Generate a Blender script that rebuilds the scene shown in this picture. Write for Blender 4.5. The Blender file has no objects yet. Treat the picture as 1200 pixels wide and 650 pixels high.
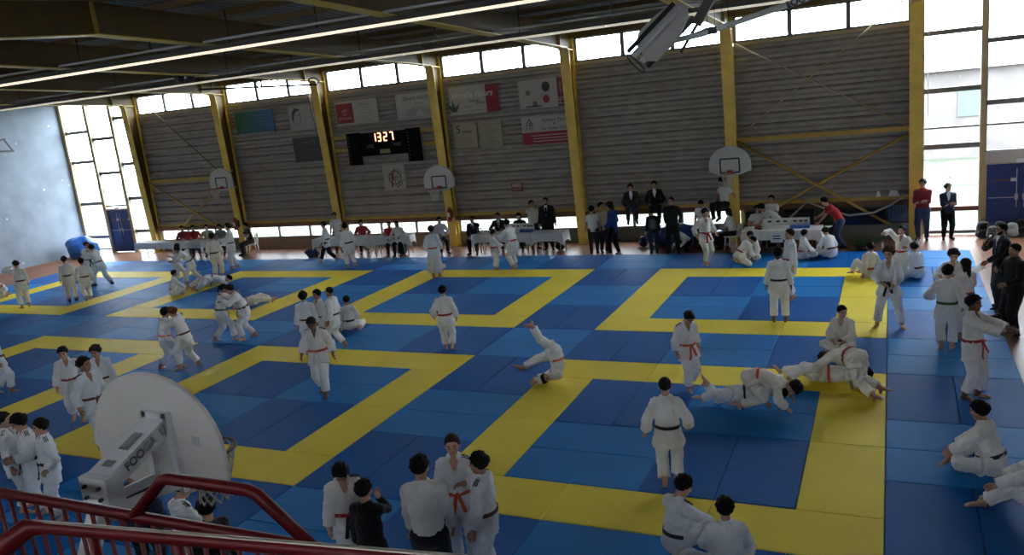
import bpy, math, random
import numpy as np
from mathutils import Vector, Matrix
random.seed(7)
SC = bpy.context.scene
COL = SC.collection
PI = math.pi

# ------------------------------------------------------------------ camera geometry (solved from the 1 m tatami grid)
CAM = np.array([.0767, -14.5202, 5.2914]); YAW, PITCH, ROLL, FPX = -.45, .2186, -.1054, 947.73
_f = np.array([math.sin(YAW)*math.cos(PITCH), math.cos(YAW)*math.cos(PITCH), -math.sin(PITCH)])
_r = np.cross(_f, [0, 0, 1]); _r /= np.linalg.norm(_r); _u = np.cross(_r, _f)
CR = _r*math.cos(ROLL)+_u*math.sin(ROLL); CU = -_r*math.sin(ROLL)+_u*math.cos(ROLL); CF = _f
def ray(u, v): return CF+CR*(u-600)/FPX-CU*(v-325)/FPX
def fl(u, v, z=0.): d = ray(u, v); return CAM+d*(z-CAM[2])/d[2]
def aty(u, v, y): d = ray(u, v); return CAM+d*(y-CAM[1])/d[1]
def atx(u, v, x): d = ray(u, v); return CAM+d*(x-CAM[0])/d[0]
def pj(X):
    d = np.asarray(X, float)-CAM; z = d@CF
    return 600+FPX*(d@CR)/z, 325-FPX*(d@CU)/z, z
def height_at(p, v2):
    lo, hi = 0., 4.
    for _ in range(40):
        m = (lo+hi)/2
        if pj((p[0], p[1], p[2]+m))[1] > v2: lo = m
        else: hi = m
    return lo

# ------------------------------------------------------------------ materials
MATS = {}
def lin(c): return tuple((x/12.92 if x <= .04045 else ((x+.055)/1.055)**2.4) for x in c)
def mat(name, col, rough=.6, metal=0., spec=.5, emit=None, es=0., noise=0., nscale=8., bump=0., bscale=40., sheen=0., coat=0.):
    if name in MATS: return MATS[name]
    m = bpy.data.materials.new(name); m.use_nodes = True; nt = m.node_tree
    b = nt.nodes['Principled BSDF']
    b.inputs['Base Color'].default_value = (*col, 1); b.inputs['Roughness'].default_value = rough
    b.inputs['Metallic'].default_value = metal; b.inputs['Specular IOR Level'].default_value = spec
    if sheen: b.inputs['Sheen Weight'].default_value = sheen
    if coat: b.inputs['Coat Weight'].default_value = coat
    if emit: b.inputs['Emission Color'].default_value = (*emit, 1); b.inputs['Emission Strength'].default_value = es
    if noise or bump:
        tc = nt.nodes.new('ShaderNodeTexCoord')
    if noise:
        n = nt.nodes.new('ShaderNodeTexNoise'); n.inputs['Scale'].default_value = nscale; n.inputs['Detail'].default_value = 5
        nt.links.new(tc.outputs['Object'], n.inputs['Vector'])
        mr = nt.nodes.new('ShaderNodeMapRange'); mr.inputs['From Min'].default_value = .3; mr.inputs['From Max'].default_value = .7
        mr.inputs['To Min'].default_value = 1-noise; mr.inputs['To Max'].default_value = 1+noise
        nt.links.new(n.outputs['Fac'], mr.inputs['Value'])
        mx = nt.nodes.new('ShaderNodeVectorMath'); mx.operation = 'SCALE'; mx.inputs[0].default_value = col
        nt.links.new(mr.outputs['Result'], mx.inputs['Scale']); nt.links.new(mx.outputs['Vector'], b.inputs['Base Color'])
    if bump:
        n2 = nt.nodes.new('ShaderNodeTexNoise'); n2.inputs['Scale'].default_value = bscale; n2.inputs['Detail'].default_value = 3
        nt.links.new(tc.outputs['Object'], n2.inputs['Vector'])
        bp = nt.nodes.new('ShaderNodeBump'); bp.inputs['Strength'].default_value = bump; bp.inputs['Distance'].default_value = .02
        nt.links.new(n2.outputs['Fac'], bp.inputs['Height']); nt.links.new(bp.outputs['Normal'], b.inputs['Normal'])
    MATS[name] = m
    return m
def glass_mat():
    m = bpy.data.materials.new('window_glass'); m.use_nodes = True; nt = m.node_tree
    for n in list(nt.nodes): nt.nodes.remove(n)
    o = nt.nodes.new('ShaderNodeOutputMaterial'); mx = nt.nodes.new('ShaderNodeMixShader')
    t = nt.nodes.new('ShaderNodeBsdfTransparent'); g = nt.nodes.new('ShaderNodeBsdfGlossy')
    t.inputs['Color'].default_value = (.93, .96, .97, 1); g.inputs['Roughness'].default_value = .05
    mx.inputs['Fac'].default_value = .06
    nt.links.new(t.outputs[0], mx.inputs[1]); nt.links.new(g.outputs[0], mx.inputs[2]); nt.links.new(mx.outputs[0], o.inputs['Surface'])
    return m

# ------------------------------------------------------------------ objects
WORLD = {}
def link(o): COL.objects.link(o); return o
def tag(o, label=None, cat=None, group=None, kind=None):
    if label: o['label'] = label
    if cat: o['category'] = cat
    if group: o['group'] = group
    if kind: o['kind'] = kind
    return o
def thing(name, label, cat, loc=(0, 0, 0), rz=0., group=None, kind=None):
    o = link(bpy.data.objects.new(name, None)); o.empty_display_size = .1
    o.location = [float(x) for x in loc]; o.rotation_euler = (0, 0, rz)
    WORLD[o.name] = np.array(loc, float)
    return tag(o, label, cat, group, kind)
def mesh_obj(name, V, Fq, m, parent=None, smooth=False, off=None, mi=None):
    me = bpy.data.meshes.new(name)
    V = np.asarray(V, float)
    if off is None: off = WORLD.get(parent.name, np.zeros(3)) if parent else np.zeros(3)
    V = V-np.asarray(off, float)
    if isinstance(Fq, np.ndarray):
        n = len(Fq); k = Fq.shape[1]
        me.vertices.add(len(V)); me.vertices.foreach_set('co', V.astype(np.float32).ravel())
        me.loops.add(n*k); me.loops.foreach_set('vertex_index', Fq.astype(np.int32).ravel())
        me.polygons.add(n); me.polygons.foreach_set('loop_start', (np.arange(n)*k).astype(np.int32))
        me.polygons.foreach_set('loop_total', np.full(n, k, np.int32))
        me.update(calc_edges=True)
    else:
        me.from_pydata([tuple(p) for p in V], [], Fq); me.update()
    ms = m if isinstance(m, (list, tuple)) else [m]
    for x in ms: me.materials.append(x)
    if mi is not None: me.polygons.foreach_set('material_index', np.asarray(mi, np.int32))
    if smooth: me.polygons.foreach_set('use_smooth', np.ones(len(me.polygons), bool))
    o = link(bpy.data.objects.new(name, me))
    if parent:
        o.parent = parent
        WORLD[o.name] = np.asarray(off, float)
    return o

def nrm(v):
    v = np.asarray(v, float); n = np.linalg.norm(v); return v/n if n > 1e-9 else v
class MB:
    def __init__(s): s.v = []; s.f = []
    def add(s, vs, fs):
        b = len(s.v); s.v += [tuple(float(x) for x in p) for p in vs]; s.f += [tuple(b+i for i in f) for f in fs]; return s
    def box(s, lo, hi):
        x0, y0, z0 = lo; x1, y1, z1 = hi
        return s.add([(x0, y0, z0), (x1, y0, z0), (x1, y1, z0), (x0, y1, z0), (x0, y0, z1), (x1, y0, z1), (x1, y1, z1), (x0, y1, z1)],
                     [(0, 3, 2, 1), (4, 5, 6, 7), (0, 1, 5, 4), (1, 2, 6, 5), (2, 3, 7, 6), (3, 0, 4, 7)])
    def bar(s, a, b, w, h, up=(0, 0, 1)):
        a = np.asarray(a, float); b = np.asarray(b, float); d = nrm(b-a); u = np.asarray(up, float)
        if abs(d@nrm(u)) > .98: u = np.array([0, 1., 0])
        r = nrm(np.cross(d, u)); u = np.cross(r, d)
        vs = [p+r*i*w/2+u*j*h/2 for p in (a, b) for i, j in ((-1, -1), (1, -1), (1, 1), (-1, 1))]
        return s.add(vs, [(0, 1, 2, 3), (7, 6, 5, 4), (0, 4, 5, 1), (1, 5, 6, 2), (2, 6, 7, 3), (3, 7, 4, 0)])
    def tube(s, pts, r, n=8, closed=False, caps=True):
        P = [np.asarray(p, float) for p in pts]; N = len(P); rs = r if isinstance(r, (list, tuple, np.ndarray)) else [r]*N
        vs = []; prev = None
        for i, p in enumerate(P):
            if closed: t = nrm(P[(i+1) % N]-P[i-1])
            else: t = nrm((P[min(i+1, N-1)]-P[max(i-1, 0)]))
            if prev is None:
                q = np.array([0, 0, 1.]) if abs(t[2]) < .9 else np.array([1., 0, 0])
                a = nrm(np.cross(t, q))
            else: a = nrm(prev-t*(prev@t))
            prev = a; b = np.cross(t, a)
            vs += [p+rs[i]*(a*math.cos(2*PI*k/n)+b*math.sin(2*PI*k/n)) for k in range(n)]
        fs = []
        for i in range(N if closed else N-1):
            j = (i+1) % N
            fs += [(i*n+k, i*n+(k+1) % n, j*n+(k+1) % n, j*n+k) for k in range(n)]
        if not closed and caps: fs += [tuple(range(n))[::-1], tuple((N-1)*n+k for k in range(n))]
        return s.add(vs, fs)
    def prism(s, poly, o, ex, ey, ez):            # poly in the (ex, ey) plane at o, extruded along ez
        o, ex, ey, ez = (np.asarray(q, float) for q in (o, ex, ey, ez)); n = len(poly)
        a = [o+ex*x+ey*y for x, y in poly]; vs = a+[p+ez for p in a]
        fs = [tuple(range(n))[::-1], tuple(range(n, 2*n))]+[(i, (i+1) % n, n+(i+1) % n, n+i) for i in range(n)]
        return s.add(vs, fs)
    def sweep(s, pts, prof, frames):              # profile loop swept through frames (a, b axes)
        n = len(prof); vs = []
        for p, (a, b) in zip(pts, frames): vs += [np.asarray(p)+np.asarray(a)*x+np.asarray(b)*y for x, y in prof]
        fs = [tuple(range(n))[::-1], tuple((len(pts)-1)*n+k for k in range(n))]
        for i in range(len(pts)-1): fs += [(i*n+k, i*n+(k+1) % n, (i+1)*n+(k+1) % n, (i+1)*n+k) for k in range(n)]
        return s.add(vs, fs)
    def lathe(s, prof, c, n=16, axis=(0, 0, 1)):
        c = np.asarray(c, float); z = nrm(axis); q = np.array([1., 0, 0]) if abs(z[0]) < .9 else np.array([0, 1., 0])
        x = nrm(np.cross(q, z)); y = np.cross(z, x); vs = []
        for r, h in prof: vs += [c+z*h+r*(x*math.cos(2*PI*k/n)+y*math.sin(2*PI*k/n)) for k in range(n)]
        m = len(prof); fs = [tuple(range(n))[::-1], tuple((m-1)*n+k for k in range(n))]
        for i in range(m-1): fs += [(i*n+k, i*n+(k+1) % n, (i+1)*n+(k+1) % n, (i+1)*n+k) for k in range(n)]
        return s.add(vs, fs)
    def build(s, name, m, parent=None, smooth=False, off=None):
        return mesh_obj(name, np.array(s.v), s.f, m, parent, smooth, off)
def struct(name, mb, m, label, smooth=False):
    return tag(mb.build(name, m, None, smooth), label, None, None, 'structure')
def bevel(o, w=.01, seg=2):
    b = o.modifiers.new('bevel', 'BEVEL'); b.width = w; b.segments = seg; b.limit_method = 'ANGLE'; b.angle_limit = .6; return o
def text_mesh(name, txt, size, m, parent, o, ex, ey, depth=.004, align='CENTER', width=None, shear=0., bold=0.):
    """Lettering built as a solid mesh at o, baseline along ex, up along ey (world vectors)."""
    cu = bpy.data.curves.new(name, 'FONT'); cu.body = txt; cu.size = size; cu.extrude = depth/2; cu.align_x = align; cu.align_y = 'CENTER'
    cu.shear = shear; cu.offset = bold; cu.resolution_u = 3
    t = link(bpy.data.objects.new(name+'_src', cu)); dg = bpy.context.evaluated_depsgraph_get()
    me = bpy.data.meshes.new_from_object(t.evaluated_get(dg))
    bpy.data.objects.remove(t); bpy.data.curves.remove(cu)
    V = np.array([v.co[:] for v in me.vertices]) if len(me.vertices) else np.zeros((0, 3))
    if width and len(V):
        w = V[:, 0].max()-V[:, 0].min(); V[:, 0] *= width/w
    ex = nrm(ex); ey = nrm(ey); ez = np.cross(ex, ey)
    W = np.asarray(o)+V[:, :1]*ex+V[:, 1:2]*ey+V[:, 2:3]*ez
    fs = [tuple(p.vertices) for p in me.polygons]; bpy.data.meshes.remove(me)
    return mesh_obj(name, W, fs, m, parent)
WORDS = ['first', 'second', 'third', 'fourth', 'fifth', 'sixth', 'seventh', 'eighth', 'ninth', 'tenth', 'eleventh', 'twelfth', 'thirteenth',
         'fourteenth', 'fifteenth', 'sixteenth', 'seventeenth', 'eighteenth', 'nineteenth', 'twentieth']
# ================================================================== ROOM
YW = 12.4; ZF = -.04
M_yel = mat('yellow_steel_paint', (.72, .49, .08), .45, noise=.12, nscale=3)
M_web = mat('shaded_yellow_web', (.105, .06, .011), .6, noise=.15, nscale=3)  # same yellow frame paint, with the shade under the roof put into the colour
M_yel2 = mat('ochre_steel_paint', (.50, .31, .05), .5, noise=.15, nscale=3)
M_clad = mat('grey_beige_cladding', (.30, .27, .24), .6, noise=.12, nscale=2.5)
M_deck = mat('galvanised_roof_deck', (.24, .24, .25), .6)
M_purl = mat('brown_purlin_paint', (.20, .125, .045), .55)
M_board = mat('red_brown_board', (.16, .06, .03), .5, noise=.25, nscale=5)
M_frame = mat('grey_window_frame', (.16, .155, .15), .5)
M_tan = mat('tan_mullion', (.45, .34, .18), .5)
M_low = mat('grey_green_low_wall', (.085, .095, .075), .6, noise=.25, nscale=3)
M_lowb = mat('brown_low_wall', (.23, .15, .085), .6, noise=.2, nscale=3)
M_door = mat('blue_door_paint', (.012, .035, .16), .4)
M_steel = mat('brushed_steel', (.55, .55, .56), .35, metal=.8)
M_black = mat('black_paint', (.012, .012, .013), .45)
M_white = mat('white_paint', (.75, .75, .74), .4)
M_glass = glass_mat()

# wooden floor
def floor_mat():
    m = bpy.data.materials.new('parquet_floor'); m.use_nodes = True; nt = m.node_tree; b = nt.nodes['Principled BSDF']
    tc = nt.nodes.new('ShaderNodeTexCoord'); mp = nt.nodes.new('ShaderNodeMapping'); mp.inputs['Rotation'].default_value = (0, 0, PI/2)
    br = nt.nodes.new('ShaderNodeTexBrick'); br.inputs['Scale'].default_value = 1.0
    br.inputs['Brick Width'].default_value = 1.6; br.inputs['Row Height'].default_value = .14; br.inputs['Mortar Size'].default_value = .004
    br.inputs['Color1'].default_value = (.17, .07, .04, 1); br.inputs['Color2'].default_value = (.25, .12, .07, 1); br.inputs['Mortar'].default_value = (.1, .05, .03, 1)
    nt.links.new(tc.outputs['Object'], mp.inputs['Vector']); nt.links.new(mp.outputs['Vector'], br.inputs['Vector'])
    nz = nt.nodes.new('ShaderNodeTexNoise'); nz.inputs['Scale'].default_value = 1.2
    nt.links.new(tc.outputs['Object'], nz.inputs['Vector'])
    mx = nt.nodes.new('ShaderNodeMixRGB'); mx.blend_type = 'MULTIPLY'; mx.inputs['Fac'].default_value = .35
    nt.links.new(br.outputs['Color'], mx.inputs['Color1']); nt.links.new(nz.outputs['Fac'], mx.inputs['Color2'])
    nt.links.new(mx.outputs['Color'], b.inputs['Base Color'])
    b.inputs['Roughness'].default_value = .36; b.inputs['Specular IOR Level'].default_value = .045
    return m
struct('floor', MB().box((-36, -16.5, ZF-.2), (6.2, YW+.05, ZF)), floor_mat(), 'varnished reddish wood strip floor of the sports hall')

# left gable wall, plaster with scuffs
def plaster():
    m = mat('blue_grey_plaster', (.20, .235, .285), .75, noise=.16, nscale=1.3, bump=.25, bscale=18)
    nt = m.node_tree; b = nt.nodes['Principled BSDF']; src = b.inputs['Base Color'].links[0].from_socket
    tc = nt.nodes.new('ShaderNodeTexCoord'); v = nt.nodes.new('ShaderNodeTexVoronoi'); v.inputs['Scale'].default_value = 1.5
    nt.links.new(tc.outputs['Object'], v.inputs['Vector'])
    mr = nt.nodes.new('ShaderNodeMapRange'); mr.inputs['From Min'].default_value = .10; mr.inputs['From Max'].default_value = .06
    nt.links.new(v.outputs['Distance'], mr.inputs['Value'])
    mx = nt.nodes.new('ShaderNodeMixRGB'); mx.inputs['Color2'].default_value = (.5, .55, .62, 1)
    nt.links.new(mr.outputs['Result'], mx.inputs['Fac']); nt.links.new(src, mx.inputs['Color1']); nt.links.new(mx.outputs['Color'], b.inputs['Base Color'])
    return m
def roof_z(y, d=0.): return 7.44-abs(y+2)*(7.44-6.72)/13.1+d
XL = -35.9
ys = [YW, -2, -16.4]
struct('wall_left', MB().prism([(YW, ZF), (YW, roof_z(YW, .72)), (-2, roof_z(-2, .72)), (-16.4, roof_z(-16.4, .72)), (-16.4, ZF)], (XL, 0, 0), (0, 1, 0), (0, 0, 1), (-.2, 0, 0)),
       plaster(), 'scuffed blue grey plaster gable wall at the left end of the hall')
struct('wall_right', MB().prism([(YW, ZF), (YW, roof_z(YW, .72)), (-2, roof_z(-2, .72)), (-16.4, roof_z(-16.4, .72)), (-16.4, ZF)], (6.1, 0, 0), (0, 1, 0), (0, 0, 1), (.2, 0, 0)),
       mat('cream_plaster', (.5, .48, .44), .8), 'plain plaster gable wall at the right end of the hall')
# wall behind the spectator stand, with an unseen slot added to let in fill daylight
fw = MB(); fw.box((-36, -16.6, ZF), (6.2, -16.4, 6.0)); fw.box((-36, -16.6, 6.28), (6.2, -16.4, 7.9))
for i in range(9): x = -36+i*5.25; fw.box((x, -16.6, 6.0), (x+.3, -16.4, 6.28))
struct('wall_front', fw, mat('dim_plaster', (.35, .33, .30), .8), 'plain wall behind the spectator stand with an added high slot for fill light')
struct('trim_1', MB().box((-36, -16.4, 3.3), (6.0, -13.5, 3.45)), mat('stand_concrete', (.25, .25, .25), .8), 'concrete floor slab of the raised spectator stand')

# portal frames -----------------------------------------------------------------------------------
COLX = [-30.8, -25.5, -20.25, -15.02, -9.8, -4.52, .72]
names_bay = ['nearest the left door', 'beside the left table and the left hoop', 'left of the scoreboard', 'behind the middle hoop, beside the scoreboard',
             'behind the middle of the hall', 'behind the right hoop', 'beside the right glass bay']
inner = [(12.02, ZF), (11.71, 6.50)]
for k in range(1, 7):
    a = k/6*PI/2*.93
    inner.append((11.71-.2*(1-math.cos(a)), 6.50+.2*math.sin(a)))
inner += [(11.1, roof_z(11.1)), (-2, 7.44), (-14.5, roof_z(-14.5)), (-16.35, roof_z(-16.35))]
def offs(path, d):
    out = []
    for i, p in enumerate(path):
        a = path[max(i-1, 0)]; b = path[min(i+1, len(path)-1)]; t = nrm(np.array(b)-a); out.append((p[0]+t[1]*d, p[1]-t[0]*d))
    return out
outer = [(-16.35, roof_z(-16.35, .68)), (-2, 8.12), (11.6, roof_z(11.6, .68)), (12.33, roof_z(12.3, .6)), (12.33, ZF)]
for x, nb in zip(COLX, names_bay):
    t = thing('portal_frame', 'yellow painted steel portal frame, column '+nb, 'steel frame', (x, 12.0, ZF), group='steel portal frames of the hall')
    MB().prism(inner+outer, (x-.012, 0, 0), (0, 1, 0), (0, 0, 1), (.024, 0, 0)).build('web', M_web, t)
    fr = []
    for i, p in enumerate(inner):
        a = inner[max(i-1, 0)]; b = inner[min(i+1, len(inner)-1)]; tt = nrm(np.array(b)-a); fr.append(((1, 0, 0), (0, tt[1], -tt[0])))
    fm = MB().sweep([(x, p[0], p[1]) for p in inner], [(-.17, -.012), (.17, -.012), (.17, .012), (-.17, .012)], fr)
    fm.build('inner_flange', M_yel, t)
    o2 = MB(); o2.box((x-.12, 12.30, ZF), (x+.12, 12.34, 7.3)); o2.build('outer_flange', M_yel, t)
    MB().bar((x, -2, 7.44), (x, -2, 8.1), .24, .03, (0, 1, 0)).build('stiffener', M_yel2, t)
    MB().bar((x, 11.15, 6.72), (x, 11.15, 7.4), .22, .03, (0, 1, 0)).build('stiffener', M_yel2, t)
    MB().bar((x, 11.1, 6.70), (x, 12.3, 6.62), .24, .02).build('stiffener', M_yel2, t)
    MB().box((x-.16, 11.9, ZF), (x+.16, 12.36, ZF+.03)).build('base_plate', M_yel2, t)
# roof deck: trapezoidal ribs running down the slope
prof = []
x = -36.1
while x < 6.2:
    prof += [(x, 0), (x+.10, 0), (x+.13, .05), (x+.22, .05)]; x += .25
dk = MB(); vs = []; fs = []
lines = [(12.7, roof_z(12.7, .84)), (-2, 7.44+.84), (-16.6, roof_z(-16.6, .84))]
for (y, z) in lines: vs += [(px, y, z+pz) for px, pz in prof]
n = len(prof)
for r in range(2): fs += [(r*n+i, (r+1)*n+i, (r+1)*n+i+1, r*n+i+1) for i in range(n-1)]
dk.add(vs, fs)
struct('ceiling', dk, M_deck, 'dark ribbed metal roof deck over the hall')
struct('trim_2', MB().prism([(12.75, roof_z(12.7, .98)), (-2, 7.44+.98), (-16.7, roof_z(-16.6, .98)), (-16.7, roof_z(-16.6, 1.0)), (-2, 7.44+1.0), (12.75, roof_z(12.7, 1.0))], (-36.2, 0, 0), (0, 1, 0), (0, 0, 1), (42.5, 0, 0)),
       M_deck, 'roof covering above the ribbed deck')
for i, y in enumerate(np.arange(11.2, -8.5, -1.62)):
    z = roof_z(y, .68)
    o = MB().box((-36, y-.03, z), (6.1, y+.03, z+.15)); o.box((-36, y-.06, z), (6.1, y+.06, z+.012))
    tag(o.build('roof_purlin', M_purl), 'brown steel roof purlin along the hall, %s one in from the window wall' % WORDS[i], 'roof beam', 'roof purlins')
tag(MB().box((-30.9, 12.20, 7.0), (.8, 12.36, 7.46)).build('eaves_beam', M_purl), 'brown steel eaves beam over the high windows', 'roof beam')

# back wall: bays -----------------------------------------------------------------------------------
bx = [-30.8, -25.5, -20.25, -15.02, -9.8, -4.52, .72]
wn = 0
def clad_bay(x0, x1):
    m = MB(); z = 1.2; pr = []
    while z < 6.1:
        pr += [(0, z), (.0, z+.08), (.05, z+.13), (.12, z+.16), (.12, z+.25), (.05, z+.29)]; z += .33
    pr += [(0, 6.12)]
    vs = []; 
    for X in (x0, x1): vs += [(X, YW-.05+d, zz) for d, zz in pr]
    n = len(pr); m.add(vs, [(i, n+i, n+i+1, i+1) for i in range(n-1)])
    m.box((x0, YW+.06, 1.2), (x1, YW+.1, 6.12))
    return m
cl = MB()
for a, b in zip(bx[:-1], bx[1:]):
    q = clad_bay(a-.0, b+.0); cl.add(q.v, q.f)
cl.box((-31.02, YW-.06, ZF), (-30.76, YW+.08, 7.3)); cl.box((.68, YW-.06, ZF), (.95, YW+.08, 7.3))
struct('wall_back', cl, M_clad, 'ribbed grey beige metal cladding along the far wall')
def window(rect, mull, trans, label, fm=M_frame, fw_=.10, stay=None, extra=None):
    global wn; wn += 1
    x0, x1, z0, z1 = rect
    t = thing('window_%d' % wn, label, None, ((x0+x1)/2, YW, z0), kind='structure')
    f = MB(); y0, y1 = YW-.05, YW+.05
    for X in (x0, x1): f.box((X-fw_/2, y0, z0), (X+fw_/2, y1, z1))
    for Z in (z0, z1): f.box((x0, y0, Z-fw_/2), (x1, y1, Z+fw_/2))
    for X in mull: f.box((X-fw_/2, y0, z0), (X+fw_/2, y1, z1))
    for (xa, xb, Z, w) in trans: f.box((xa, y0, Z-w/2), (xb, y1, Z+w/2))
    f.build('window_frame', fm, t)
    MB().box((x0, YW-.004, z0), (x1, YW+.004, z1)).build('pane', M_glass, t)
    if stay:
        s = MB()
        for (a, b) in stay: s.tube([a, b], .012, 6)
        s.build('window_stay', M_steel, t)
    return t
wl = ['leftmost', 'above the teal banner', 'above the scoreboard', 'above the flower banner', 'over the bare middle bay', 'over the crossed braces at the right']
for i, (a, b) in enumerate(zip(bx[:-1], bx[1:])):
    x0, x1 = a+.15, b-.13; w = (x1-x0)/3
    st = []
    for j in (1,):
        st.append(((x0+w*1.5, YW-.08, 6.35), (x0+w*1.5-.35, YW-.3, 6.72)))
    window((x0, x1, 6.2, 7.02), [x0+w, x0+2*w], [], 'high three-pane window strip under the roof, '+wl[i], stay=st, fw_=.13)
tr = MB()
for a, b in zip(bx[:-1], bx[1:]): tr.box((a+.13, YW-.09, 6.1), (b-.13, YW+.06, 6.2))
struct('trim_3', tr, M_tan, 'tan sill rail under the high windows')
# ledge board, yellow angle, ribbon windows and low wall
lb = MB(); ya = MB(); lw = MB(); lwb = MB()
for i, (a, b) in enumerate(zip(bx[:-1], bx[1:])):
    lb.box((a+.13, YW-.28, .95), (b-.13, YW+.04, 1.09)); ya.box((a+.13, YW-.14, 1.09), (b-.13, YW+.06, 1.2))
    (lwb if i in (1, 2) else lw).box((a+.1, YW-.05, ZF), (b-.1, YW+.05, .46))
struct('trim_4', lb, M_board, 'red brown wooden ledge board along the far wall')
struct('trim_5', ya, M_yel2, 'ochre steel rail above the ledge board')
struct('trim_6', lw, M_low, 'dark grey green low wall under the ribbon windows')
struct('trim_7', lwb, M_lowb, 'brown low wall under the ribbon windows at left')
for i, (a, b) in enumerate(zip(bx[:-2], bx[1:-1])):
    x0, x1 = a+.15, b-.15
    window((x0, x1, .46, .95), [x0+(x1-x0)*k/3 for k in (1, 2)], [], 'low ribbon window at the foot of the far wall, %s bay from the left door' % WORDS[i], fw_=.09)
# last bay: dark storage niche panel instead of glass
struct('trim_8', MB().box((-4.4, YW+.02, .46), (.6, YW+.06, .95)), M_low, 'dark back panel of the low niche behind the netting')
# girts and bracing
def rod(name, a, b, r, label, cat, m=M_yel2):
    o = MB().tube([a, b], r, 8); return tag(o.build(name, m, None, True), label, cat)
yb = 12.02
rod('brace_tube', (-4.4, yb, 3.2), (.25, yb, .25), .045, 'thick yellow brace slanting down to the right behind the netting', 'brace')
rod('brace_tube', (-3.7, yb+.1, .75), (.55, yb+.1, 3.05), .045, 'thick yellow brace slanting up to the right column', 'brace')
rod('brace_rod', (-4.35, yb, 6.2), (.5, yb, 3.3), .022, 'thin brace rod slanting down across the upper right bay', 'brace', M_tan)
rod('brace_rod', (-4.35, yb+.1, 3.3), (.5, yb+.1, 6.9), .022, 'thin brace rod slanting up across the upper right bay', 'brace', M_tan)
rod('brace_rod', (-30.3, yb, 7.1), (-25.8, yb, 3.15), .022, 'thin dark brace rod slanting down to the left hoop', 'brace', M_purl)
rod('brace_rod', (-30.5, yb+.1, 3.3), (-29.6, yb+.1, 3.95), .02, 'short brace end above the beam of the left bay', 'brace', M_tan)
rod('brace_tube', (-30.5, yb, 3.2), (-26.6, yb, .95), .04, 'thick yellow brace slanting down to the right in the left bay', 'brace')
rod('brace_tube', (-29.3, yb+.1, .95), (-25.9, yb+.1, 3.1), .04, 'thick yellow brace slanting up under the left hoop', 'brace')
def girt(x0, x1, z, label, h=.14):
    tag(MB().box((x0, 12.16, z-h/2), (x1, 12.3, z+h/2)).build('wall_beam', M_yel2), label, 'beam')
girt(-4.35, .6, 3.2, 'yellow horizontal beam at mid height of the right braced bay')
girt(-30.6, -25.7, 3.2, 'yellow horizontal beam at mid height of the left braced bay')
girt(-20.1, -15.15, 3.92, 'yellow horizontal beam passing behind the scoreboard bottom', .12)
girt(-20.1, -15.15, 4.42, 'yellow horizontal beam passing behind the scoreboard top', .12)

# right glass bay with the blue double door
R0, R1 = .9, 5.95
window((R0, 2.42, .05, 7.25), [], [(R0, 2.42, 5.81, .14), (R0, 2.42, 4.2, .14), (R0, 2.42, 3.13, .05), (R0, 2.42, 2.59, .15)], 'tall glass bay behind the two standing onlookers', M_frame, .10,
       stay=[((1.05, YW-.06, 6.9), (1.05, YW-.06, 3.5))])
window((2.50, R1, 2.35, 7.25), [4.2], [(2.5, R1, 5.45, .14), (2.5, R1, 3.75, .14), (2.5, R1, 3.13, .05)], 'tall glass panes above the blue double door', M_frame, .10)
struct('trim_9', MB().box((R0, YW-.09, .68), (2.42, YW+.03, .82)), M_board, 'red brown rail across the right glass bay')
struct('trim_10', MB().box((2.38, YW-.1, ZF), (2.52, YW+.08, 7.3)), M_tan, 'tan mullion post left of the blue double door')
struct('trim_11', MB().box((2.52, YW-.08, 2.03), (5.95, YW+.05, 2.36)), mat('pale_lintel', (.5, .48, .44), .5), 'pale lintel over the blue double door')
rw = MB().box((4.3, YW-.04, ZF), (6.1, YW+.1, 2.03)); rw.box((5.9, YW-.04, ZF), (6.2, YW+.1, 7.4))
struct('trim_12', rw, M_clad, 'grey panel right of the blue double door')
dn = 0
def door(x0, x1, label, boxw=True):
    global dn; dn += 1
    t = thing('door_%d' % dn, label, None, ((x0+x1)/2, YW, ZF), kind='structure')
    xm = (x0+x1)/2; f = MB()
    for X in (x0, x1): f.box((X-.05, YW-.07, ZF), (X+.05, YW+.07, 2.06))
    f.box((x0, YW-.07, 2.0), (x1, YW+.07, 2.06)); f.build('door_frame', M_tan, t)
    for a, b in ((x0+.05, xm-.006), (xm+.006, x1-.05)):
        L = bevel(MB().box((a, YW-.05, ZF+.02), (b, YW+.02, 1.99)).build('door_leaf', M_door, t), .006)
        h = MB(); sx = xm-.08 if a < xm-.1 else xm+.08
        sx = b-.09 if b < xm else a+.09
        h.tube([(sx, YW-.1, .75), (sx, YW-.1, 1.85)], .012, 6); h.box((sx-.04, YW-.09, .95), (sx+.04, YW-.05, 1.12)); h.tube([(a+.05, YW-.11, 1.03), (b-.05, YW-.11, 1.03)], .014, 6)
        h.build('panic_bar', M_steel, L)
        s = MB().box(((a+b)/2-.3, YW-.056, 1.5), ((a+b)/2+.3, YW-.052, 1.54)); s.build('door_notice', M_board, L)
        MB().box(((a+b)/2+.18, YW-.06, 1.48), ((a+b)/2+.32, YW-.052, 1.58)).build('door_label', M_white, L)
    MB().box((xm-.03, YW+.005, ZF+.02), (xm+.03, YW+.03, 1.99)).build('closing_strip', M_door, t)
    MB().box((xm-.12, YW-.1, 2.02), (xm+.12, YW-.04, 2.12)).build('exit_light', M_white, t)
    return t
door(2.52, 4.3, 'dark blue double door beside the right glass bay')
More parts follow.
